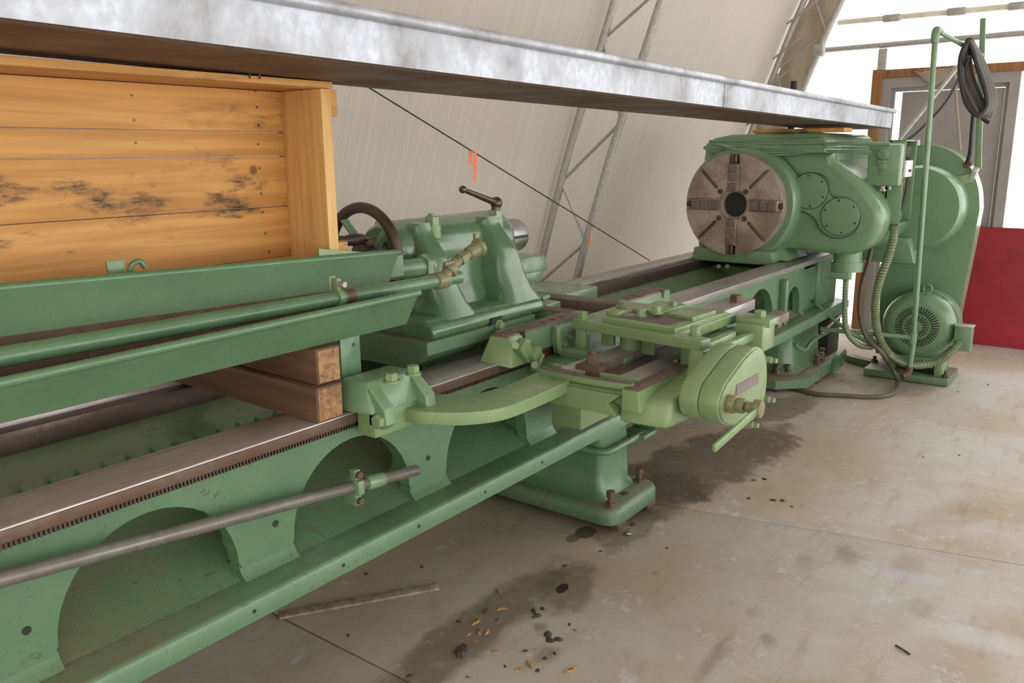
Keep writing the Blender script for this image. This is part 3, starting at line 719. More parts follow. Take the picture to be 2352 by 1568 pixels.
slots(.088, .138, 44, .0085, 'vent_slot'); slots(.040, .078, 22, .0075, 'vent_slot')
p = P(2130, 662, x=6.08)
G().tube([p+Vector((0, .027*math.cos(k*PI/8), .027*math.sin(k*PI/8))) for k in range(16)], .008, 8, closed=True, smooth=False).cyl((p.x, p.y, mc.z+MR-.01), (p.x, p.y, p.z-.022), .014).done('lifting_eye', 'green', mo, 60)
jb = G().box((5.985, .775, .255), (6.085, .878, .418), .006).done('junction_box', 'green', mo)
G().box((5.98, .77, .418), (6.09, .883, .424), .002).done('junction_lid', 'tube', jb)
p = P(2163, 785, x=6.01); G().cyl(p, p+Vector((.02, 0, 0)), .022).done('bearing_cap', 'green', mo)
G().box((6.02, .93, .135), (6.27, 1.29, .175), .008).box((6.02, .93, .055), (6.27, .98, .15), .006).box((6.02, 1.24, .055), (6.27, 1.29, .15), .006).done('motor_feet', 'green', mo)
mb = thing('motor_base', 'green slotted steel rails bolted to the floor under the motor', 'motor base', (6.0, 1.2, 0))
a_, b_ = P(1945, 818, z=.04), P(2180, 872, z=.04)
d_ = (b_-a_); an = math.atan2(d_.y, d_.x)
G().obox((a_+b_)/2+Vector((.0, 0, -.01)), (d_.length, .07, .05), Matrix.Rotation(an, 3, 'Z'), .006).done('rail', 'grimy', mb)
G().box((5.98, .88, .005), (6.36, 1.42, .055), .008).done('base_plate', 'grimy', mb)
for (x, y) in ((6.03, .905), (6.2, 1.40)): G().cyl((x, y, .05), (x, y, .10), .012).hexn((x, y, .055), (0,0,1), .023, .02).done('anchor_bolt', 'rusty', mb)

eb = thing('electrical_enclosure', 'green upright electrical box open at the side, with wiring inside', 'electrical box', (5.6, 1.2, 1.09))
EY0, EY1, EZ0, EZ1, EX0, EX1 = 1.172, 1.262, 1.10, 1.605, 5.49, 5.80
G().box((EX0, EY0, EZ0), (EX0+.008, EY1+.012, EZ1), .002).done('front_plate', 'green', eb)
G().box((EX0, EY0, EZ1-.006), (EX1, EY1, EZ1+.002), .001).done('top_plate', 'green', eb)
G().box((EX0, EY0, EZ0), (EX1, EY1, EZ0+.006), .001).done('bottom_plate', 'green', eb)
G().box((EX1-.012, EY0+.002, EZ0), (EX1, EY1, EZ1), .002).done('rear_plate', 'green', eb)
G().box((EX0, EY1-.006, EZ0), (EX1, EY1+.004, EZ1), .001).done('back_board', 'board', eb, label='brown board behind the wiring')
G().box((EX1, EY0-.0, EZ1-.03), (EX1+.06, EY0+.006, EZ1+.004), .001).done('mounting_tab', 'tube', eb)
for i in range(9):
    x_ = EX0+.03+random.random()*.25; z0 = EZ0+.04+random.random()*.1; z1 = EZ1-.04-random.random()*.22
    G().tube([(x_, EY0+.05, z0), (x_+random.uniform(-.05, .05), EY0+.02+random.random()*.03, (z0+z1)/2), (x_+random.uniform(-.04, .06), EY0+.045, z1)], .005, 6).done('wire', random.choice(['rubber', 'cable', 'board']), eb, 60)
G().box((EX0+.06, EY0+.006, 1.505), (EX0+.18, EY0+.05, 1.57), .006).done('contactor', 'black', eb)
lb = G().box((EX0+.055, EY0+.0, 1.385), (EX0+.235, EY0+.05, 1.485), .004).done('terminal_block', 'white', eb, label='white terminal block')
G().box((EX0+.12, EY0-.001, 1.415), (EX0+.20, EY0+.001, 1.43)).done('mark', 'black', lb)
sb = thing('switch_box', 'small green switch box with embossed knob in front of the electrical enclosure', 'switch box', (5.44, 1.27, 1.33))
G().box((5.40, 1.172, 1.335), (5.488, 1.362, 1.585), .012).done('box_body', 'green', sb)
G().box((5.392, 1.178, 1.341), (5.404, 1.356, 1.579), .005).done('box_door', 'green', sb)
G().cyl((5.393, 1.275, 1.525), (5.380, 1.275, 1.525), .038, .033, 28, .003).box((5.378, 1.245, 1.468), (5.393, 1.305, 1.49), .005).cyl((5.393, 1.272, 1.455), (5.383, 1.272, 1.455), .028, .024, 24, .003).done('knob', 'green', sb)
G().box((5.388, 1.262, 1.398), (5.393, 1.294, 1.42), .001).done('button', 'plate', sb)
G().cyl((5.43, 1.27, 1.335), (5.43, 1.27, 1.305), .016).hexn((5.43, 1.27, 1.306), (0,0,1), .022, .012).cyl((5.43, 1.23, 1.335), (5.43, 1.23, 1.315), .010).done('gland', 'tube', sb)
G().prism(circ(1.235, 1.15, .018, 16)+[], 'YZ', 5.480, 5.489).box((5.482, 1.226, 1.125), (5.489, 1.246, 1.155), .002).done('keyhole_cover', 'green', eb)

def conduit(name, pts, r, mat, label, rib=True, cat='conduit'):
    pp = spline([Vector(p) for p in pts], 40)
    if rib:
        qq = [pp[0]]; acc = 0
        for a_, b_ in zip(pp, pp[1:]):
            acc += (b_-a_).length
            if acc > .008: qq.append(b_); acc = 0
        pp = qq
    s_ = G(); n_ = len(pp)
    s_.tube(pp, r, 10, smooth=False, rfun=(lambda i, n: r*(1.05 if i % 2 else .80)) if rib else None)
    return s_.done(name, mat, None, 60, label, cat)
conduit('flexible_conduit', [P(2054, 517, x=5.52), P(2052, 545, x=5.52), P(2040, 590, x=5.55), P(2017, 655, x=5.6), P(2010, 715, x=5.64), P(2020, 775, x=5.68), P(2050, 820, x=5.74), P(2095, 838, x=5.80), P(2145, 833, x=5.88), P(2180, 812, x=5.93), P(2205, 785, x=5.975)], .027, 'conduit', 'thick ribbed flexible conduit looping from the electrical box to the motor')
conduit('hose', [P(2003, 560, x=5.75), P(1995, 600, x=5.72), P(1978, 660, x=5.68), P(1975, 720, x=5.64), P(1990, 775, x=5.60), P(2025, 810, x=5.60), P(2050, 848, z=.10), P(2062, 880, z=.02), P(2050, 903, z=.018), P(2010, 911, z=.016), P(1940, 908, z=.016), P(1870, 903, z=.016), P(1810, 885, z=.016), P(1772, 855, z=.018)], .0145, 'cable', 'thin dark hose hanging beside the headstock and looping across the floor', False, 'hose')
conduit('coolant_hose', [P(1943, 642, x=5.47), P(1941, 690, x=5.48), P(1941, 740, x=5.50), P(1950, 770, x=5.54), P(1975, 793, x=5.58), P(2005, 798, x=5.62)], .019, 'conduit', 'short green hose hanging below the pump of the headstock', True, 'hose')
conduit('thin_conduit', [P(1985, 752, x=5.70), P(2000, 775, x=5.70), P(2030, 805, x=5.71), P(2060, 828, x=5.73), P(2090, 838, x=5.76), P(2108, 842, x=5.80)], .014, 'conduit', 'thin green conduit running down in front of the motor vents', True)

ps = thing('pipe_stand', 'tall slim green pipe standing in front of the belt guard', 'pipe', (5.75, 1.09, .1))
pa, pb = P(2149, 78, x=5.75), P(2096, 800, x=5.75)
pc = P(2089, 845, x=5.75)
G().tube([pa, pb, pc], .017, 14, smooth=False).done('upright', 'green', ps, 60)
G().tube([pa+Vector((0, 0, -.05)), pa+Vector((0, 0, .01)), pa+Vector((.025, -.004, .025)), pa+Vector((.07, -.012, .015))], .024, 12).done('elbow', 'green', ps, 60)
ar = P(2255, 128, x=6.29)
G().tube([pa+Vector((.04, -.008, .018)), ar], .014, 12, smooth=False).done('arm', 'green', ps, 60)
te = P(2097, 775, x=5.75)
G().cyl(te+Vector((0, 0, .035)), te+Vector((0, 0, -.035)), .024).cyl(te, te+Vector((0, .045, 0)), .022).done('tee', 'green', ps, 60)
G().tube([te, P(1884, 756, x=5.62)], .015, 12, smooth=False).done('cross_pipe', 'green', ps, 60)
G().tube([pc+Vector((0, 0, .01)), pc+Vector((-.002, .004, -.03)), pc+Vector((-.04, .03, -.055))], .021, 12).done('drain_elbow', 'rusty', ps, 60)
G().tube([P(1848, 693, x=5.60), P(1870, 691, x=5.58), P(1880, 704, x=5.55), P(1945, 757, x=5.58), P(2000, 790, x=5.66)], .013, 10).done('bent_pipe', 'bed', None, 60, 'thin bent green pipe slanting down from the bed end', 'pipe')
G().tube([P(1900, 752, x=5.55), P(1940, 715, x=5.75)], .010, 8, smooth=False).done('short_rod', 'tube', None, 60, 'short thin grey rod slanting up beside the pump hose', 'rod')
# flat bar standing on the guard, cable coil, single cables
a_, b_ = P(2258, 42, x=6.33), P(2246, 388, x=6.33)
G().hexa([(b_.x-.008, b_.y-.02, b_.z), (b_.x+.008, b_.y-.02, b_.z), (b_.x+.008, b_.y+.02, b_.z), (b_.x-.008, b_.y+.02, b_.z), (a_.x-.008, a_.y-.016, a_.z), (a_.x+.008, a_.y-.016, a_.z), (a_.x+.008, a_.y+.016, a_.z), (a_.x-.008, a_.y+.016, a_.z)], .002).done('upright_bar', 'green', None, label='green flat bar rising from the top of the belt guard', cat='bar')
co = thing('cable_coil', 'coil of thick grey and black cable hanging from the pipe arm', 'cable coil', tuple(P(2235, 270, x=6.1)))
for i in range(9):
    w0 = random.uniform(-1, 1); xx = 6.02+i*.014
    cxp = 2222+i*1.2
    j_ = lambda k: random.uniform(-k, k)
    pts = [P(cxp+w0*3, 94+random.uniform(-4, 5), x=xx), P(cxp-14+i*1.0+j_(3), 130, x=xx), P(cxp-18+i*2.2+j_(5), 180, x=xx), P(cxp-4+i*3.4+j_(5), 235+j_(8), x=xx), P(cxp+22+i*2.5, 262+random.uniform(-6, 10), x=xx), P(cxp+44+i*1.0, 245, x=xx+.02), P(cxp+40+i*1.2, 205, x=xx+.02), P(cxp+22+i, 150, x=xx+.02), P(cxp+10, 110, x=xx+.02)]
    G().tube(pts, .014, 8, closed=True, step=6).done('loop', 'cable' if i % 3 else 'rubber', co, 60)
G().tube([P(2250, 262, x=6.08), P(2262, 276, x=6.08), P(2273, 282, x=6.08)], .012, 8).done('cable_end', 'rubber', co, 60)
G().tube([P(2226, 130, x=6.0), P(2208, 165, x=6.1), P(2170, 235, x=6.6), P(2110, 300, x=7.0), P(2070, 330, x=7.2)], .011, 8).done('slack_cable', 'rubber', None, 60, 'black cable sagging from the coil towards the door', 'cable')
G().tube([P(2236, 255, x=6.15), P(2232, 300, x=6.18), P(2228, 350, x=6.22), P(2221, 374, x=6.27)], .013, 8).done('drop_cable', 'rubber', None, 60, 'black cable dropping from the coil to the belt guard edge', 'cable')
G().box((6.35, 1.78, .0), (6.65, 2.02, .30), .01).box((6.33, 1.76, .30), (6.67, 2.04, .32), .008).done('dark_box', 'black', None, label='dark box standing behind the pump hose under the headstock', cat='box')

# ------------------------------------------------------------------ tailstock
ts = thing('tailstock', 'glossy green tailstock with two ribbed buttresses on the bed ways', 'tailstock', (2.3, YA, .86))
TX0, TX1 = 1.965, 2.565
# lower base block, dirty end towards the viewer
lb_ = [(1.865,.858),(2.27,.858),(2.36,.915),(2.36,.958),(1.775,.958),(1.775,.915),(1.80,.895)]
G().prism(lb_, 'YZ', 1.90, 2.50, bev=.005).done('lower_base', 'grimy', ts, 40, label='grimy lower block of the tailstock')
# rounded upper base
ub = [(1.79,.955),(2.35,.955),(2.365,.975),(2.36,1.00),(2.31,1.022),(1.83,1.022),(1.785,1.00),(1.776,.975)]
G().prism(ub, 'YZ', TX0-.03, TX1, bev=.012, res=4).done('upper_base', 'gloss', ts, 60)
def bell(front, zc, flare, top=1.31, base=1.015):
    """half profile of the pedestal mirrored about the axis"""
    pts = [(-front-.0, base), (-front+.008, base+.03)]
    return pts
def ped(y_bot, y_mid, y_top, ztop, n=8):
    L_ = spline([Vector((y_bot-.02, 1.00, 0)), Vector((y_bot, 1.035, 0)), Vector(((y_bot+y_mid)/2+.008, 1.11, 0)), Vector((y_mid, 1.19, 0)), Vector((y_top, ztop-.04, 0)), Vector((y_top+.015, ztop, 0))], 4)
    left = [(p.x, p.y) for p in L_]
    return left+[(2*YA-y, z) for y, z in reversed(left)]
G().prism(ped(1.915, 1.965, 1.985, 1.22), 'YZ', 2.03, 2.56, bev=.02, res=4).done('web', 'gloss', ts, 60)
def taper(g_, xc):
    for v in g_.bm.verts:
        f_ = (v.co.z-1.0)/.32; k_ = 1.32-.62*min(1, f_*1.15) if f_ < .9 else .70
        if f_ < .16: k_ += (.16-f_)*2.2
        v.co.x = xc+(v.co.x-xc)*k_
    return g_
taper(G().prism(ped(1.815, 1.885, 1.945, 1.318), 'YZ', 2.040, 2.170, bev=.034, res=5), 2.105).done('buttress', 'gloss', ts, 60)
taper(G().prism(ped(1.815, 1.88, 1.945, 1.318), 'YZ', 2.405, 2.56, bev=.036, res=5), 2.485).done('buttress', 'gloss', ts, 60)
# barrel
G().revolve([(1.985, .05), (1.985, .088), (2.0, .100), (2.03, .108), (2.60, .112), (2.622, .104), (2.625, .07)], (0, YA, ZA), seg=48).done('barrel', 'gloss', ts, 40)
ql = G().revolve([(2.60, .03), (2.60, .068), (2.765, .068), (2.777, .062), (2.777, .035), (2.74, .028)], (0, YA, ZA), seg=48).done('quill', 'bright', ts, 40, label='polished steel quill')
G().box((2.64, YA-.069, ZA-.006), (2.762, YA-.060, ZA+.006)).done('keyway', 'black', ql)
for i, (u, v) in enumerate(((993, 519), (1138, 503))):
    x_ = (2.105, 2.485)[i]
    y_ = 1.98
    q = P(u, v, y=y_)
    G().cyl((q.x, y_, q.z-.04), (q.x, y_, q.z+.004), .030, seg=24).hexn((q.x, y_, q.z+.0), (0,0,1), .026, .036, .3).done('clamp_nut', 'sage', ts, 30)
    if i == 1:
        b0 = P(1140, 466, y=y_); b1 = P(1063, 435, y=y_)
        lv = G().cyl((q.x, y_, q.z+.03), (b0.x, y_, b0.z), .017).ball(b0, .024).cyl(b0, b1, .0135, .0085).ball(b1, .0145).done('clamp_lever', 'darksteel', ts, 50, label='dark steel ball lever')
    else: G().cyl((q.x, y_, q.z+.034), (q.x, y_, q.z+.044), .014).done('stud', 'sage', ts)
# gib bolt in the base
p = P(1148, 748, y=1.765); G().cyl(p, p+Vector((0, .03, 0)), .022).hexn(p, (0,-1,0), .017, .012).done('gib_bolt', 'sage', ts)
p = P(1140, 738, y=1.772); G().box((p.x-.03, 1.770, p.z-.006), (p.x+.035, 1.80, p.z+.014)).done('gib_slot', 'black', ts)
# handwheel
hwc = Vector((1.915, YA, ZA)); HR = .160
ring = [hwc+Vector((0, HR*math.cos(2*PI*k/48), HR*math.sin(2*PI*k/48))) for k in range(48)]
wh = G().tube(ring, .0185, 14, smooth=False, closed=True).done('handwheel_rim', 'darksteel', ts, 60, label='worn brown handwheel rim')
for k in range(4):
    a_ = R(52+90*k); d_ = Vector((0, math.cos(a_), math.sin(a_)))
    G().tube([hwc+Vector((.03, 0, 0))+d_*.03, hwc+Vector((.012, 0, 0))+d_*.09, hwc+d_*(HR-.008)], [.018]*1 and .0135, 10).done('spoke', 'green', wh, 60)
G().revolve([(1.90, .02), (1.90, .045), (1.95, .055), (1.99, .055), (1.99, .02)], (0, YA, ZA), seg=32).done('hub', 'darksteel', wh, 40)
hp = P(842, 547, x=1.915); h1 = P(772, 553, x=1.80)
G().revolve([(0, .009), (.01, .013), (.05, .019), (.085, .016), (.11, .010), (.12, .004)], (0, 0, 0), seg=16).bm.free()
hg = G(); d_ = Vector((-1, .0, 0))
prof = [(0, .012), (.012, .0125), (.02, .0175), (.06, .021), (.095, .016), (.125, .0195), (.135, .012)]
rings = [[Vector((hp.x-t_, hp.y+r_*math.cos(2*PI*k/16), hp.z+r_*math.sin(2*PI*k/16))) for k in range(16)] for t_, r_ in prof]
hg.loft(rings).done('crank_handle', 'darksteel', wh, 60)

# ------------------------------------------------------------------ carriage (saddle)
sd = thing('lathe_carriage', 'green saddle carriage with brown machined top strips across the bed', 'carriage', (2.75, 1.9, .86))
ZS = .955
SY = 1.632
# wings along the front way
def wing(x0, x1, name):
    pr = [(SY, .872), (SY, ZS-.006), (1.735, ZS-.006), (1.78, .868), (1.66, .868)]
    return G().prism(pr, 'YZ', x0, x1, bev=.003).done(name, 'green', sd, 40)
wing(2.20, 2.62, 'front_wing'); wing(2.86, 3.335, 'front_wing')
# nose of the wing gripping the way
G().hexa([(2.115, 1.60, .852), (2.22, 1.60, .852), (2.22, 1.71, .868), (2.08, 1.71, .868), (2.15, SY, ZS-.004), (2.22, SY, ZS-.004), (2.22, 1.725, ZS-.004), (2.13, 1.70, ZS-.004)], .006).done('wing_nose', 'sage', sd)
G().hexa([(2.10, 1.67, .866), (2.20, 1.67, .866), (2.20, 1.71, .866), (2.085, 1.71, .866), (2.15, 1.69, .925), (2.20, 1.69, .925), (2.20, 1.71, .925), (2.14, 1.71, .925)], .004).done('way_wiper', 'sage', sd)
G().hexa([(2.145, SY+.002, ZS-.007), (2.62, SY+.002, ZS-.007), (2.62, 1.73, ZS-.007), (2.13, 1.705, ZS-.007), (2.145, SY+.004, ZS), (2.62, SY+.004, ZS), (2.62, 1.727, ZS), (2.13, 1.70, ZS)], .001).done('top_strip', 'brownsteel', sd)
G().hexa([(2.86, SY+.002, ZS-.007), (3.325, SY+.002, ZS-.007), (3.325, 1.73, ZS-.007), (2.86, 1.73, ZS-.007), (2.86, SY+.004, ZS), (3.32, SY+.004, ZS), (3.32, 1.727, ZS), (2.86, 1.727, ZS)], .001).done('top_strip', 'brownsteel', sd)
for x, y in ((2.40, 1.672), (2.46, 1.672), (2.52, 1.672), (3.02, 1.68), (3.08, 1.68)):
    G().cyl((x, y, ZS-.004), (x, y, ZS+.0008), .0105, seg=16).done('bolt_hole', 'black', sd)
G().box((2.21, SY-.002, ZS-.045), (2.235, SY+.02, ZS+.0005)).done('notch', 'black', sd)
G().box((3.255, SY-.002, ZS-.03), (3.275, SY+.02, ZS+.0005)).done('notch', 'black', sd)
# bridge with cross-slide channel
G().box((2.60, SY+.01, .868), (2.665, 2.46, ZS-.001), .003).done('bridge_left_rail', 'green', sd)
G().box((2.60, SY+.06, ZS-.003), (2.668, 2.05, ZS+.001)).done('left_rail_top', 'brownsteel', sd)
G().box((2.855, SY+.01, .868), (2.95, 2.46, ZS-.001), .003).done('bridge_right_rail', 'brownsteel', sd)
G().box((2.66, SY+.01, .868), (2.86, 2.46, .885), .002).done('channel_floor', 'green', sd)
G().box((2.80, 1.95, .868), (2.858, 2.02, .965), .004).box((2.69, 1.86, .868), (2.80, 1.94, .955), .004).done('stop_block', 'green', sd)
sc_ = G(); a_, b_ = Vector((2.755, 1.95, .925)), Vector((2.755, 1.45, .925))
sc_.tube([a_.lerp(b_, k/160) for k in range(161)], .011, 10, smooth=False, rfun=lambda i, n: .0115 if i % 2 else .0095)
sc_.done('cross_feed_screw', 'rusty', sd, 60)
# rear tool rest standing on the saddle behind the quill
G().box((2.96, 2.02, .868), (3.36, 2.32, .93), .008).done('rear_plate', 'green', sd)
G().hexa([(2.86, 2.10, 1.035), (3.06, 2.10, 1.035), (3.06, 2.26, 1.035), (2.86, 2.26, 1.035), (2.87, 2.11, 1.105), (3.05, 2.11, 1.105), (3.05, 2.25, 1.105), (2.87, 2.25, 1.105)], .01).done('rear_rest', 'green', sd)
G().box((2.89, 2.115, .985), (3.04, 2.24, 1.04), .01).cyl((2.99, 2.17, .925), (2.99, 2.17, .99), .035).cyl((2.99, 2.17, .925), (2.99, 2.17, .94), .06).done('rest_neck', 'green', sd)
# rear wing
G().box((2.55, 2.345, .868), (3.30, 2.47, ZS-.02), .005).done('rear_wing', 'green', sd)
# bracket plate on the front face with bolts, curved lower flange
bkp = [(2.41,.845),(2.43,.83),(2.50,.82),(2.80,.82),(2.80,.945),(2.40,.945),(2.395,.90)]
br = G().prism(bkp, 'XZ', SY-.018, SY-.0005, bev=.003).done('bracket_plate', 'green', sd)
G().tube([(2.395, SY-.03, .945), (2.395, SY-.03, .90), (2.405, SY-.03, .862), (2.43, SY-.03, .835), (2.47, SY-.03, .818)], .012, 8).done('bracket_flange', 'sage', br, 60)
for u, v in ((1294, 795), (1329, 766), (1310, 774)):
    p = P(u, v, y=SY-.022); r_ = .015 if u != 1310 else .007
    G().cyl(p+Vector((0, .006, 0)), p, r_*1.2, seg=18).hexn(p, (0,-1,0), r_, .014).done('bracket_bolt', 'sage', br)
# small lever clamp on the wing nose
G().hexa([(2.19, 1.612, .915), (2.215, 1.60, .905), (2.215, 1.63, .905), (2.19, 1.63, .915), (2.20, 1.612, .94), (2.225, 1.60, .93), (2.225, 1.63, .93), (2.20, 1.63, .94)]).obox(P(1205, 805, y=1.60), (.05, .03, .075), Matrix.Rotation(R(-40), 3, 'Y'), .005).cyl(P(1184, 793, y=1.60), P(1184, 793, y=1.57), .012).obox(P(1228, 815, y=1.585), (.05, .035, .04), Matrix.Rotation(R(-30), 3, 'Y'), .005).done('wing_clamp', 'sage', sd)
G().obox(P(1240, 832, y=1.56), (.010, .012, .065), Matrix.Rotation(R(38), 3, 'Y'), .003).cyl(P(1228, 838, y=1.56), P(1228, 838, y=1.58), .012).done('clamp_handle', 'sage', sd)
# block under the saddle carrying the taper bracket
G().box((2.35, 1.474, .597), (2.55, 1.60, .795), .006).box((2.33, 1.465, .765), (2.57, 1.62, .797), .004).done('support_block', 'sage', sd)
G().box((2.349, 1.545, .69), (2.352, 1.549, .79)).done('block_slot', 'black', sd)
G().box((2.30, 1.40, .795), (2.75, 1.66, .835), .006).done('support_shelf', 'green', sd)

# ------------------------------------------------------------------ taper attachment
ta = thing('taper_attachment', 'sage green taper attachment with steel guide rails in front of the carriage', 'taper attachment', (2.4, 1.25, .80))
ZR = .88
G().box((2.12, 1.12, .800), (2.80, 1.42, .835), .005).done('slide_base', 'sage', ta)
G().prism([(1.345,.83),(1.42,.83),(1.42,ZR),(1.335,ZR)], 'YZ', 2.135, 2.80, bev=.002).done('guide_bar', 'steel', ta, 30)
G().prism([(1.16,.83),(1.235,.83),(1.24,.868),(1.215,.868),(1.165,.848)], 'YZ', 2.11, 2.86, bev=.0015).done('front_rail', 'steel', ta, 30)
G().prism([(1.24,.83),(1.34,.83),(1.34,.846),(1.24,.846)], 'YZ', 2.13, 2.84, bev=.001).done('slot_strip', 'brownsteel', ta, 30)
G().prism([(1.10,.80),(1.16,.80),(1.16,.866),(1.105,.866)], 'YZ', 2.075, 2.80, bev=.003).done('front_jaw', 'sage', ta, 30)
G().box((2.08, 1.107, .865), (2.80, 1.159, .8685), .001).done('jaw_strip', 'brownsteel', ta)
# dovetail and saddle piece under the left end
G().prism([(1.18,.775),(1.42,.775),(1.44,.80),(1.40,.842),(1.17,.842),(1.21,.81)], 'YZ', 2.08, 2.18, bev=.004).done('dovetail_end', 'sage', ta, 30)
G().hexa([(2.13, 1.12, .762), (2.72, 1.12, .762), (2.72, 1.42, .762), (2.13, 1.42, .762), (2.13, 1.14, .80), (2.72, 1.14, .80), (2.72, 1.40, .80), (2.13, 1.40, .80)], .004).done('dovetail_slide', 'sage', ta)
# curved slotted quadrant plate at the left end
cx_, r_q = 3.10, .985
def arcplate(r0, r1, a0, a1, z0, z1, name, mat):
    n_ = 14
    o_ = [(cx_-r1*math.cos(R(a0+(a1-a0)*k/n_)), 1.31+r1*math.sin(R(a0+(a1-a0)*k/n_))) for k in range(n_+1)]
    i_ = [(cx_-r0*math.cos(R(a1-(a1-a0)*k/n_)), 1.31+r0*math.sin(R(a1-(a1-a0)*k/n_))) for k in range(n_+1)]
    return G().prism(o_+i_, 'XY', z0, z1, bev=.002).done(name, mat, ta, 30)
arcplate(.93, 1.005, -9.5, 10, .838, .858, 'quadrant_plate', 'sage')
arcplate(.985, 1.005, -9.5, 10, .845, .874, 'quadrant_rim', 'sage')
arcplate(.986, 1.004, -9.4, 9.9, .8735, .878, 'quadrant_edge', 'brownsteel')
arcplate(.93, .945, -9.5, 10, .850, .878, 'quadrant_rim', 'sage')
p = P(1356, 862, z=.86)
G().box((p.x-.02, p.y-.045, .855), (p.x+.05, p.y+.045, .895), .003).done('slide_block', 'rusty', ta)
G().hexn((p.x+.012, p.y, .893), (0,0,1), .026, .006).hexn((p.x+.012, p.y, .899), (0,0,1), .020, .032, .2).cyl((p.x+.012, p.y, .92), (p.x+.012, p.y, .938), .012).done('block_nut', 'rusty', ta)
# clamp plate bridging from saddle to front leg
ZC = .972
cp = [(2.435,1.56),(2.355,1.05),(2.42,1.035),(2.47,1.20),(2.95,1.12),(2.98,1.22),(2.84,1.30),(2.84,1.57)]
cp = [(2.365,1.045),(2.425,1.04),(2.455,1.15),(2.86,1.13),(2.86,1.57),(2.435,1.57)]
G().prism(cp, 'XY', ZC-.034, ZC, bev=.003).done('clamp_plate', 'sage', ta, 30)
G().prism([(2.415,1.16),(2.80,1.14),(2.80,1.44),(2.455,1.46)], 'XY', ZC-.002, ZC+.016, bev=.003).done('upper_plate', 'sage', ta, 30)
G().prism([(2.46,1.20),(2.60,1.19),(2.60,1.42),(2.485,1.43)], 'XY', ZC+.014, ZC+.0175).done('wear_strip', 'brownsteel', ta)
G().prism([(2.57,1.17),(2.74,1.16),(2.74,1.27),(2.60,1.28)], 'XY', ZC+.014, ZC+.028, bev=.002).done('cover_plate', 'sage', ta)
G().box((2.60, 1.30, ZC+.014), (2.80, 1.42, ZC+.028), .003).box((2.50, 1.42, ZC), (2.56, 1.47, ZC+.03), .006).done('packing_plate', 'sage', ta)
for (u, v), zz in zip(((1337, 727), (1472, 721), (1508, 714), (1545, 702), (1428, 700), (1597, 762)), (ZC, ZC+.016, ZC+.028, ZC+.016, ZC, ZC)):
    p = P(u, v+6, z=zz); G().cyl((p.x, p.y, zz), (p.x, p.y, zz+.005), .022, seg=20).hexn((p.x, p.y, zz+.004), (0,0,1), .0175, .024, random.random()).done('plate_bolt', 'sage', ta, 30)
p = P(1446, 722, z=ZC+.02); G().cyl((p.x, p.y, ZC), (p.x, p.y, ZC+.02), .022, seg=18, bev=.006).done('dowel', 'green', ta)
# legs of the clamp plate
G().box((2.435, 1.515, .86), (2.475, 1.555, ZC-.03), .004).done('leg', 'sage', ta)
fl_ = [(2.365,ZC-.032),(2.425,ZC-.032),(2.425,.86),(2.43,.83),(2.40,.80),(2.30,.79),(2.22,.795),(2.20,.82),(2.28,.835),(2.335,.85),(2.36,.88)]
fl_ = [(p.x, p.y) for p in [Vector(q).to_3d() for q in fl_]]
G().prism(fl_, 'XZ', 1.035, 1.085, bev=.005).done('front_leg', 'sage', ta, 40)
p = P(1466, 785, z=.93)
G().cyl((2.50, 1.365, .879), (2.50, 1.365, ZC-.032), .040, seg=28, bev=.003).box((2.47, 1.42, .885), (2.49, 1.47, ZC-.032), .003).box((2.49, 1.27, .868), (2.505, 1.32, ZC-.032), .003).done('pivot_post', 'sage', ta, 40)
# right-hand end: steel bar, bracket, bolts
G().box((2.80, 1.16, .945), (3.12, 1.27, .985), .003).done('end_bar', 'steel', ta)
p = Vector((3.02, 1.20, .985)); G().hexn(p, (0,0,1), .023, .028).done('rusty_bolt', 'rusty', ta)
G().box((2.78, 1.00, .86), (2.90, 1.10, .955), .005).box((2.80, .985, .945), (2.905, 1.11, .972), .004).done('end_bracket', 'sage', ta)
G().hexn((2.85, 1.04, .972), (0,0,1), .022, .024).done('bracket_bolt', 'sage', ta)
G().box((2.47, 1.03, .90), (2.80, 1.06, .93), .003).box((2.45, 1.05, .93), (2.66, 1.075, .95), .002).done('tie_bar', 'sage', ta)
G().box((2.86, 1.05, .90), (3.20, 1.11, .935), .004).box((3.02, 1.03, .90), (3.06, 1.06, .925), .003).done('far_bar', 'brownsteel', ta)
# green body behind the rails
G().box((2.44, 1.09, .80), (2.86, 1.15, .925), .006).done('rear_body', 'green', ta)
G().box((2.40, 1.33, .83), (2.46, 1.60, .87), .01).done('link', 'green', ta)

# ------------------------------------------------------------------ gear case at the end of the cross feed
gc = thing('gear_case', 'rounded sage green gear case with crank shaft and dark name plate', 'gear case', (2.32, .95, .72))
cvp = [(2.378,.969),(2.43,.962),(2.47,.938),(2.492,.899),(2.502,.84),(2.49,.785),(2.455,.748),(2.40,.734),(2.34,.738),(2.26,.757),(2.19,.778),(2.148,.803),(2.128,.844),(2.14,.88),(2.17,.905),(2.224,.926),(2.30,.953)]
cvp = [(p.x, p.y) for p in spline([Vector((x, z, 0)) for x, z in cvp], 4, True)]
G().prism(cvp, 'XZ', .945, 1.005, bev=.008).done('case_body', 'sage', gc, 40)
G().prism(cvp, 'XZ', .882, .943, bev=.004).done('case_cover', 'sage', gc, 40)
G().prism([((x-2.33)*.96+2.33, (z-.85)*.95+.85) for x, z in cvp], 'XZ', .876, .884, bev=.002).done('front_plate', 'sage', gc, 40)
a_, b_ = P(1690, 885, y=.8755), P(1741, 860, y=.8755)
npz = [P(1690, 910, y=.875), P(1740, 882, y=.875), P(1742, 857, y=.875), P(1692, 884, y=.875)]
G().prism([(q.x, q.z) for q in npz], 'XZ', .8735, .877).done('name_plate', 'plate', gc)
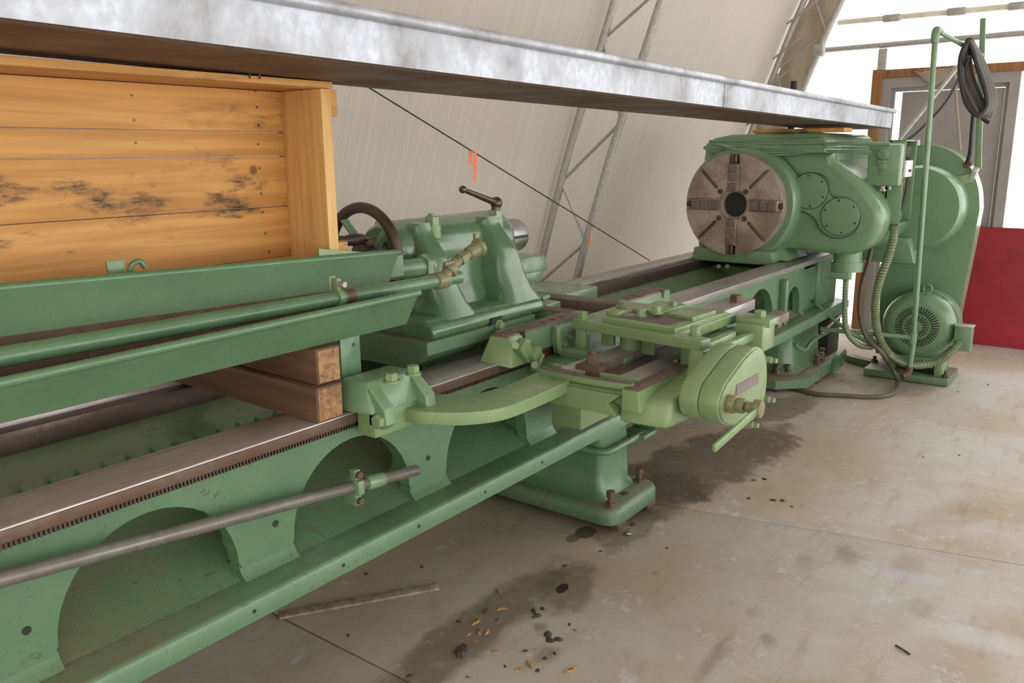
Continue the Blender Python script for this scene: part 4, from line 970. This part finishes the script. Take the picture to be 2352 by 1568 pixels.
for u, v, ln in ((1685, 803, .07), (1660, 850, .07), (1620, 928, .085)):
    p = P(u, v, y=.95)
    cl_ = G().cyl((p.x, .895, p.z), (p.x, .895+ln+.03, p.z), .012, seg=14, bev=.003).done('hinge_lug', 'sage', gc, 40)
    G().hexn((p.x, .895, p.z), (0,-1,0), .009, .012).done('lug_screw', 'tube', cl_)
for u, v in ((1758, 825), (1753, 915), (1715, 972)):
    p = P(u, v, y=.90); G().cyl((p.x, .88, p.z), (p.x, .93, p.z), .011, seg=12).hexn((p.x, .872, p.z), (0,-1,0), .009, .01).done('hinge_lug', 'sage', gc)
sp0 = P(1672, 926, y=.876)
G().cyl((sp0.x, .88, sp0.z), (sp0.x, .85, sp0.z), .027, seg=28, bev=.006).cyl((sp0.x, .85, sp0.z), (sp0.x, .825, sp0.z), .022, seg=28, bev=.004).cyl((sp0.x, .82, sp0.z), (sp0.x, .79, sp0.z), .016, seg=24).cyl((sp0.x, .80, sp0.z), (sp0.x, .775, sp0.z), .026, seg=28, bev=.005).done('shaft_knob', 'brass', gc, 40)
e1 = P(1640, 1030, y=.785); e0 = Vector((sp0.x, .786, sp0.z)); d_ = e1-e0
ry = math.atan2(d_.x, d_.z)
G().obox((e0+e1)/2, (.022, .010, d_.length), Matrix.Rotation(ry, 3, 'Y'), .003).done('crank_lever', 'sage', gc)
# arm to the carriage
arm = G(); arm.hexa([(2.10, 1.02, .757), (2.42, 1.02, .735), (2.42, 1.16, .735), (2.08, 1.18, .757), (2.13, 1.02, .845), (2.42, 1.02, .88), (2.42, 1.16, .86), (2.10, 1.18, .82)], .02)
arm.done('arm', 'sage', gc, 50)

# ------------------------------------------------------------------ curved link arm and its clamp on the bed
kl = thing('bed_clamp', 'green bolted clamp block gripping the front bed way and rack', 'clamp', (1.57, 1.6, .80))
G().hexa([(1.455, 1.565, .868), (1.66, 1.565, .868), (1.66, 1.72, .868), (1.43, 1.72, .868), (1.475, 1.60, .952), (1.655, 1.60, .952), (1.655, 1.70, .952), (1.455, 1.70, .952)], .010).done('top_block', 'green', kl)
G().box((1.47, 1.575, .80), (1.66, 1.643, .868), .004).done('lower_jaw', 'sage', kl)
for x0 in (1.475, 1.635):
    G().prism([(1.60,.945),(1.535,.89),(1.53,.845),(1.545,.83),(1.60,.83)], 'YZ', x0-.005, x0+.035, bev=.006).done('lug', 'green', kl, 40)
for u, v in ((899, 868), (949, 850)):
    p = P(u, v+8, z=.952); G().cyl((p.x, p.y, .950), (p.x, p.y, .956), .023, seg=20).hexn((p.x, p.y, .955), (0,0,1), .018, .022, .4).done('clamp_bolt', 'sage', kl)
p = P(912, 932, y=1.535); G().hexn((1.472, p.y+.02, .855), (-1,0,0), .020, .018).done('pivot_bolt', 'sage', kl)
oe = [(925,957),(945,965),(1000,967),(1080,966),(1150,962),(1220,942),(1290,915),(1345,888)]
out_ = [P(u, v-18, z=.856) for u, v in [(925,955),(960,962),(1020,965),(1080,964),(1150,955),(1210,935),(1280,905),(1336,878)]]
inn_ = [P(u, v, z=.856) for u, v in [(948,898),(985,903),(1040,905),(1095,903),(1145,890),(1180,878),(1215,862),(1246,848)]]
ov = [(p.x, p.y) for p in spline(out_, 5)]; iv = [(p.x, p.y) for p in spline(inn_, 5)]
G().prism(ov+iv[::-1], 'XY', .818, .856, bev=.003).done('curved_link', 'sage', None, 30, 'flat curved sage green link arm joining the bed clamp to the taper attachment', 'link arm')

# ------------------------------------------------------------------ timbers on the bed
def beam(name, A, B, w_, z0, h_, mat, label):
    A, B = Vector(A), Vector(B); d_ = (B-A); an = math.atan2(d_.y, d_.x); c_ = (A+B)/2
    t_ = thing(name, label, 'timber', (c_.x, c_.y, z0))
    G().obox((c_.x, c_.y, z0+h_/2), (d_.length, w_, h_), Matrix.Rotation(an, 3, 'Z'), .005).done('beam', mat, t_)
    e_ = A-d_.normalized()*.0005
    G().obox((e_.x, e_.y, z0+h_/2), (.003, w_-.012, h_-.012), Matrix.Rotation(an, 3, 'Z')).done('end_grain', 'woodend', t_)
    return t_
beam('timber_block', (1.378, 1.642), (1.395, 2.40), .088, WAY, .096, 'wooddk', 'lower dark square timber lying across the bed ways under the trough')
beam('timber_block', (1.392, 1.655), (1.41, 2.10), .080, WAY+.097, .098, 'wooddk', 'short dark timber block stacked on top of the lower timber')

# ------------------------------------------------------------------ chip trough and pipes
tr = thing('chip_trough', 'long green sheet metal trough with rolled rims lying above the bed', 'trough', (1.0, 1.75, 1.06))
def wall(rim0, rim1, bot0, bot1, name, cutx, label=None):
    """sheet from the rim line to the bottom line; the far end is cut at a slant"""
    s_ = G(); s_.sheet([[rim0, rim0.lerp(rim1, .5), rim1], [bot0, bot0.lerp(bot1, .5), bot1]], .004)
    o_ = s_.done(name, 'trough', tr, 60, label)
    G().tube([rim0+Vector((0, 0, -.006)), rim1+Vector((0, 0, -.006))], .0105, 10, smooth=False).done('rolled_rim', 'trough', o_, 60)
    return o_
def ln(pa, pb, xs_):  # straight line through two points, evaluated at x
    d_ = (pb-pa)/(pb.x-pa.x); return [pa+d_*(x-pa.x) for x in xs_]
ra, rb = P(0, 872, y=1.60), P(962, 667, y=1.605)
ba, bb = P(0, 967, y=1.675), P(931, 742, y=1.68)
wall(ln(ra, rb, [.1])[0], rb, ln(ba, bb, [.1])[0], bb, 'front_wall', 0)
ra2, rb2 = P(0, 655, y=1.86), P(917, 575, y=1.865)
ba2, bb2 = P(0, 777, y=1.80), P(891, 652, y=1.805)
wall(ln(ra2, rb2, [.1])[0], rb2, ln(ba2, bb2, [.1])[0], bb2, 'back_wall', 0)
G().sheet([[ln(ba, bb, [.1])[0]+Vector((0, .004, .002)), bb+Vector((-.02, .004, .002))], [ln(ba2, bb2, [.1])[0]+Vector((0, -.004, .004)), bb2+Vector((-.02, -.004, .004))]], .003).done('pan_bottom', 'rusty', tr, 60, label='dark rusty bottom of the trough')
p = P(790, 580, y=1.87); G().hexa([(1.56, 1.868, 1.17), (1.90, 1.868, 1.17), (1.90, 1.875, 1.17), (1.56, 1.875, 1.17), (1.56, 1.868, P(797, 563, y=1.87).z), (1.90, 1.868, 1.235), (1.90, 1.875, 1.235), (1.56, 1.875, P(797, 563, y=1.87).z)]).done('end_gusset', 'sage', tr)
bk = G().box((1.487, 1.715, WAY+.005), (1.56, 1.725, 1.075), .002).box((1.487, 1.715, WAY+.001), (1.56, 1.765, WAY+.010), .002).done('support_bracket', 'trough', tr)
G().cyl((1.535, 1.7145, 1.03), (1.535, 1.716, 1.03), .006, seg=12).done('bracket_rivet', 'darksteel', bk)
p = P(288, 606, y=1.90); G().hexa([(p.x-.04, 1.90, p.z-.05), (p.x-.01, 1.90, p.z-.05), (p.x-.01, 1.905, p.z-.05), (p.x-.04, 1.905, p.z-.05), (p.x-.045, 1.90, p.z+.01), (p.x+.0, 1.90, p.z+.01), (p.x+.0, 1.905, p.z+.01), (p.x-.045, 1.905, p.z+.01)]).tube([p+Vector((.005, 0, -.03)), p+Vector((.012, -.005, -.004)), p+Vector((.03, -.01, .004)), p+Vector((.042, -.01, -.012))], .007, 8).done('strap_clip', 'trough', tr, 60)
cpz = thing('coolant_pipe', 'slim green coolant pipe with brass valve lying along the trough', 'pipe', (1.2, 1.70, 1.14))
pa, pb = P(0, 820, y=1.70), P(1055, 636, y=1.705)
pa = pa-(pb-pa)*.3
G().tube([pa, pb], .0205, 16, smooth=False).done('pipe', 'trough', cpz, 60)
def onp(u): # point on the pipe at image column u
    lo_, hi_ = 0., 1.
    t_ = (P(u, 820+(636-820)*u/1055, y=1.7025)-pa).x/(pb-pa).x; return pa.lerp(pb, t_)
dp = (pb-pa).normalized()
k_ = onp(775); cl = G().cyl(k_-dp*.009, k_+dp*.009, .0255, seg=24).box((k_.x-.007, k_.y-.012, k_.z+.02), (k_.x+.007, k_.y+.012, k_.z+.055), .003).box((k_.x-.007, k_.y-.012, k_.z-.065), (k_.x+.007, k_.y+.012, k_.z-.02), .003).box((k_.x-.012, k_.y+.012, k_.z+.015), (k_.x+.010, k_.y+.018, k_.z+.06), .003)
cl = cl.done('pipe_clamp', 'sage', cpz, 50)
G().hexn((k_.x, k_.y-.012, k_.z+.04), (0,-1,0), .009, .022).done('clamp_screw', 'tube', cl)
k2 = onp(800); G().cyl(k2-dp*.014, k2+dp*.014, .0212, seg=24).done('worn_band', 'rusty', cpz)
k3 = onp(1015); G().cyl(k3-dp*.03, k3+dp*.025, .027, seg=20, bev=.005).done('tee_fitting', 'brass', cpz)
v0 = k3; v1 = P(1050, 600, y=1.69); v2 = P(1075, 583, y=1.685); v3 = P(1104, 566, y=1.68)
vl = G().cyl(v0, v1, .019, seg=16).cyl(v0.lerp(v1, .45), v0.lerp(v1, .75), .026, seg=16, bev=.004).cyl(v1, v2, .016, seg=16).cyl(v1.lerp(v2, .2), v1.lerp(v2, .7), .022, seg=6).cyl(v2, v3, .021, .026, seg=18, bev=.003).cyl(v2.lerp(v3, .7), v3, .030, seg=20, bev=.005).done('valve', 'brass', cpz, 50, label='paint-flecked brass valve')
G().cyl(v3, v3+(v3-v2).normalized()*.002, .017, seg=16).done('valve_bore', 'black', vl)
G().obox(v3+Vector((-.01, .01, .032)), (.02, .012, .02), None, .003).cyl(P(1020, 607, y=1.685), v1, .007).done('valve_stem', 'brass', vl)
bp_ = thing('large_pipe', 'thick green pipe with hexagon coupling behind the trough end', 'pipe', (1.8, 1.93, 1.15))
e1 = P(985, 610, y=1.90); e0 = P(840, 628, y=1.90)
dd = (e1-e0).normalized()
G().cyl(e0-dd*.02, e1-dd*.03, .031, seg=28).done('pipe', 'green', bp_)
G().hexn(e1-dd*.04, dd, .041, .032).cyl(e1-dd*.01, e1+dd*.002, .036, seg=24).done('coupling', 'green', bp_)

# ------------------------------------------------------------------ wooden crate
cr = thing('wooden_crate', 'open pine crate of horizontal boards standing behind the trough', 'crate', (1.0, 1.9, 1.068))
CX0, CX1, CB, CF = .15, 1.612, 2.058, 1.882
zs_ = [1.16, 1.25, 1.401, 1.546, 1.615, 1.731]
for z0, z1 in zip(zs_[1:], zs_[2:]):
    G().box((CX0, CB+random.random()*.002, z0+.0012), (CX1, CB+.024, z1-.0012), .0015).done('plank', 'wood', cr)
G().box((CX0, CB, 1.075), (CX1, CB+.024, 1.25), .0015).done('plank', 'wood', cr)
G().box((CX0-.04, CF-.012, 1.732), (CX1+.035, CB+.03, 1.750), .002).done('top_board', 'wood', cr)
G().box((CX1, CF, 1.068), (CX1+.036, CB+.03, 1.731), .002).done('side_board', 'woodz', cr)
G().box((CX0-.036, CF, 1.068), (CX0, CB+.03, 1.731), .002).done('side_board', 'woodz', cr)
G().box((CX0, CF+.01, 1.068), (CX1, CB, 1.088), .002).done('bottom_board', 'wood', cr)
G().box((CX1+.036, CF+.004, 1.657), (CX1+.062, CB+.03, 1.731), .002).done('raised_piece', 'wood', cr)  # upper and lower cleats outside the side board
G().box((CX1+.036, CF+.004, 1.255), (CX1+.075, CB+.03, 1.296), .002).done('raised_piece', 'wood', cr)
G().sheet([[(CX1+.037, CB+.031, 1.30), (CX1+.05, CB+.035, 1.5), (CX1+.040, CB+.031, 1.64)], [(CX1+.06, CB+.05, 1.31), (CX1+.068, CB+.05, 1.5), (CX1+.05, CB+.05, 1.64)]], .001).done('plastic_wrap', 'white', cr)
p = P(585, 175, y=CF-.0135); G().tube([p+Vector((.016*math.cos(a_), 0, .016*math.sin(a_))) for a_ in [R(-20+28*k) for k in range(9)]], .0025, 6).done('nail_ring', 'darksteel', cr, 60)
for (u, v) in ((587, 208),(590, 246),(594, 288),(593, 331),(596, 386),(600, 445),(604, 487),(610, 536),(619, 578),(303, 219),(308, 276),(312, 328)):
    q = P(u, v, y=CB-.0005); G().cyl((q.x, CB-.001, q.z), (q.x, CB+.003, q.z), .0035, seg=8).done('nail', 'darksteel', cr)

# ------------------------------------------------------------------ galvanised tray resting on crate and headstock
ty = thing('sheet_metal_tray', 'long galvanised steel tray resting across the crate and the headstock', 'tray', (3.2, 1.72, 1.69))
A0 = Vector((.05, 1.53, 1.774)); A1 = Vector((6.18, 1.43, 1.688))
def tp(f, dy, dz): q = A0.lerp(A1, f); return Vector((q.x, q.y+dy, q.z+dz))
W_, HT = .45, .118
n_ = 12; fs = [k/n_ for k in range(n_+1)]
bow = lambda f: 0
G().sheet([[tp(f, 0, .008) for f in fs], [tp(f, .008, 0) for f in fs], [tp(f, W_-.008, 0) for f in fs], [tp(f, W_, .008) for f in fs]], .003).done('bottom_sheet', 'rusty', ty, 30, label='dark stained underside of the tray')
seam = (P(1672, 230, y=1.45).x-A0.x)/(A1.x-A0.x)
G().sheet([[tp(f, 0, .006), tp(f, -.004, HT)] for f in [k*seam/8 for k in range(9)]], .003).done('front_side', 'sheet', ty, 30)
G().sheet([[tp(f, -.001, .006), tp(f, -.005, HT)] for f in [seam+.0008+k*(1-seam-.0008)/6 for k in range(7)]], .003).done('front_side', 'sheet', ty, 30)
G().sheet([[tp(f, W_, .006), tp(f, W_+.004, HT)] for f in fs], .003).done('back_side', 'sheet', ty, 30)
G().hexa([tp(1, 0, 0), tp(1, 0, 0)+Vector((.003, 0, 0)), tp(1, W_, 0)+Vector((.003, 0, 0)), tp(1, W_, 0), tp(1, 0, HT), tp(1, 0, HT)+Vector((.003, 0, 0)), tp(1, W_, HT)+Vector((.003, 0, 0)), tp(1, W_, HT)]).done('end_side', 'sheet', ty)
G().tube([tp(0, -.017, HT-.004), tp(1, -.017, HT-.004)], .0145, 12, smooth=False).done('rolled_rim', 'sheet', ty, 60)
G().tube([tp(0, W_+.012, HT), tp(1, W_+.012, HT)], .0125, 12, smooth=False).done('rolled_rim', 'sheet', ty, 60)
a_, b_ = P(1719, 293, x=5.30), P(1938, 291, x=5.30)
G().box((5.24, 1.47, 1.657), (5.42, 2.03, 1.681), .003).done('packing_board', 'wood', None, label='short orange wooden board between the tray and the headstock lid', cat='board')
p = P(1822, 215, y=1.98); G().cyl((p.x, 1.98, 1.656), (p.x, 1.98, P(1822, 186, x=p.x).z), .022, seg=14, bev=.004).done('dark_post', 'black', None, label='short black post rising from the headstock behind the tray', cat='post')

# ------------------------------------------------------------------ guy wire and ribbons
a_, b_ = P(800, 172, y=2.60), P(1492, 598, y=2.60)
G().tube([a_, b_], .0032, 6, smooth=False).done('guy_wire', 'rubber', None, 60, 'thin dark wire slanting in front of the fabric wall', 'wire')
def ribbon(name, rows, label): G().sheet(rows, .0012).done(name, 'orange', None, 60, label, 'ribbon')
q = lambda u, v: P(u, v, y=2.59)
ribbon('marker_ribbon', [[q(1077, 346), q(1083, 347)], [q(1085, 350)+Vector((0, -.01, 0)), q(1091, 352)+Vector((0, -.01, 0))], [q(1087, 385), q(1093, 385)+Vector((0, -.006, 0))], [q(1087, 418), q(1093, 418)]], 'bright orange ribbon tied to the wire above the tailstock')
ribbon('marker_ribbon', [[q(1076, 347), q(1083, 348)], [q(1072, 362)+Vector((0, -.012, 0)), q(1083, 363)], [q(1076, 378), q(1084, 378)]], 'short looped end of orange ribbon on the wire above the tailstock')
ribbon('marker_ribbon', [[q(1356, 528), q(1361, 529)], [q(1353, 545)+Vector((0, -.01, 0)), q(1359, 546)], [q(1351, 566), q(1355, 566)]], 'small orange ribbon on the wire beside the inner truss tube')

# ------------------------------------------------------------------ litter on the floor
p0, p1 = P(640, 1412, z=.008), P(1005, 1345, z=.008); d_ = p1-p0
G().obox((p0+p1)/2+Vector((0, 0, -.002)), (d_.length, .045, .010), Matrix.Rotation(math.atan2(d_.y, d_.x), 3, 'Z'), .002).done('lath', 'lath', None, label='thin dusty lath lying on the floor under the bed', cat='lath')
def scrap(u, v, s, mat, name, label, group, n=6, flat=.35, thin=1.):
    p = P(u, v, z=0); g_ = G(); b2 = g_.bm
    k = n; top = []; bot = []
    a0 = random.random()*6
    el = random.uniform(.4, .9)*thin; rot = random.random()*PI
    for i in range(k):
        a_ = a0+2*PI*i/k; r_ = s*random.uniform(.6, 1.15)
        x_, y_ = r_*math.cos(a_), r_*el*math.sin(a_)
        x_, y_ = x_*math.cos(rot)-y_*math.sin(rot), x_*math.sin(rot)+y_*math.cos(rot)
        bot.append((p.x+x_, p.y+y_, .0005)); top.append((p.x+x_*.6, p.y+y_*.6, s*flat*random.uniform(.5, 1.2)+.001))
    g_.loft([bot, top]); return g_.done(name, mat, None, 20, label, 'debris', group)
WL, DL = 'pale orange wood chip among the litter on the oily floor', 'small dark crumb of dirt on the floor in front of the lathe bed'
for u, v, s in ((1093, 1430, .030), (1100, 1452, .026), (1118, 1452, .024), (1076, 1458, .014), (1136, 1497, .020), (1152, 1399, .024), (1145, 1357, .020), (1092, 1473, .016), (1322, 1448, .014), (1215, 1526, .026), (1190, 1538, .018), (1310, 1540, .026), (1078, 1557, .02), (1491, 1246, .010), (1843, 1162, .012), (2150, 1241, .012)):
    lab, grp = WL, 'wood chips on the floor'
    if (u, v) == (1093, 1430): lab, grp = 'largest pale orange wood chip in the oil stain', None
    elif u > 1800: lab, grp = {1843: 'tiny wood chip past the end of the big oil stain', 2150: 'lone tiny wood chip far out on the pale floor'}[u], None
    elif u == 1491: lab, grp = 'tiny wood chip alone below the pedestal foot', None
    scrap(u, v, s, 'chipwood', 'wood_chip', lab, grp, thin=.45, flat=.22)
for u, v, s in ((1056, 1502, .045), (1066, 1490, .03), (1116, 1404, .02), (1143, 1424, .016), (1225, 1403, .022), (1232, 1416, .024), (1260, 1458, .024), (1262, 1470, .022), (1281, 1469, .022), (1247, 1398, .012), (1308, 1434, .010), (1235, 1540, .014), (1252, 1512, .012), (1274, 1500, .010), (840, 1318, .012), (968, 1302, .012), (800, 1459, .012), (1205, 1495, .012), (1055, 1428, .012), (1454, 1205, .022), (1532, 1259, .009), (1379, 1266, .009), (1297, 1300, .014), (1757, 1101, .016), (1777, 1149, .018), (1797, 1150, .016), (1818, 1164, .010), (1731, 1103, .012), (1720, 1145, .014), (2203, 1046, .010), (1934, 876, .012), (2270, 884, .012), (2200, 900, .010), (940, 1552, .014), (1160, 1530, .010), (2120, 1050, .010)):
    if (u, v) == (1056, 1502): lab, grp = 'largest dark clod of dirt in the long oil stain below the bed', None
    elif (u, v) == (1066, 1490): lab, grp = 'second dark clod touching the largest clod in the oil stain', None
    elif (u, v) == (1454, 1205): lab, grp = 'dark crumb of dirt beside the corner of the pedestal foot', None
    elif u > 1690 and 1090 < v < 1180: lab, grp = 'dark crumb scattered past the edge of the big oil stain', 'crumbs past the big oil stain'
    elif u > 1900: lab, grp = 'tiny dark crumb on the pale floor near the motor', 'crumbs near the motor'
    elif v < 1400 and u < 1000: lab, grp = 'small dark crumb in the shade under the bed near the lath', 'crumbs by the lath'
    elif u < 1000: lab, grp = 'small dark crumb beside the near floor joint', 'crumbs by the near joint'
    elif v < 1310: lab, grp = 'tiny dark crumb on the sandy floor below the pedestal', 'crumbs below the pedestal'
    else: lab, grp = 'dark crumb of dirt among the wood chips in the oil stain', 'crumbs among the wood chips'
    scrap(u, v, s, 'dirt', 'dirt_crumb', lab, grp)
p = P(1444, 1226, z=0); G().obox((p.x, p.y, .008), (.045, .022, .014), Matrix.Rotation(.5, 3, 'Z'), .004).done('metal_offcut', 'bright', None, label='small shiny metal offcut on the floor beside the pedestal foot', cat='offcut')
p0, p1 = P(2057, 1481, z=.003), P(2090, 1502, z=.003)
G().tube([p0, (p0+p1)/2+Vector((0, .004, .002)), p1], .003, 6).done('twig', 'dirt', None, 60, 'thin brown twig alone on the open floor', 'twig')
p = P(1558, 826, z=.87); G().tube([p+Vector((-.02, 0, 0)), p, p+Vector((.03, -.01, 0))], .006, 6).done('wood_splinter', 'chipwood', None, 60, 'orange splinter lying on the guide rails of the taper attachment', 'splinter')
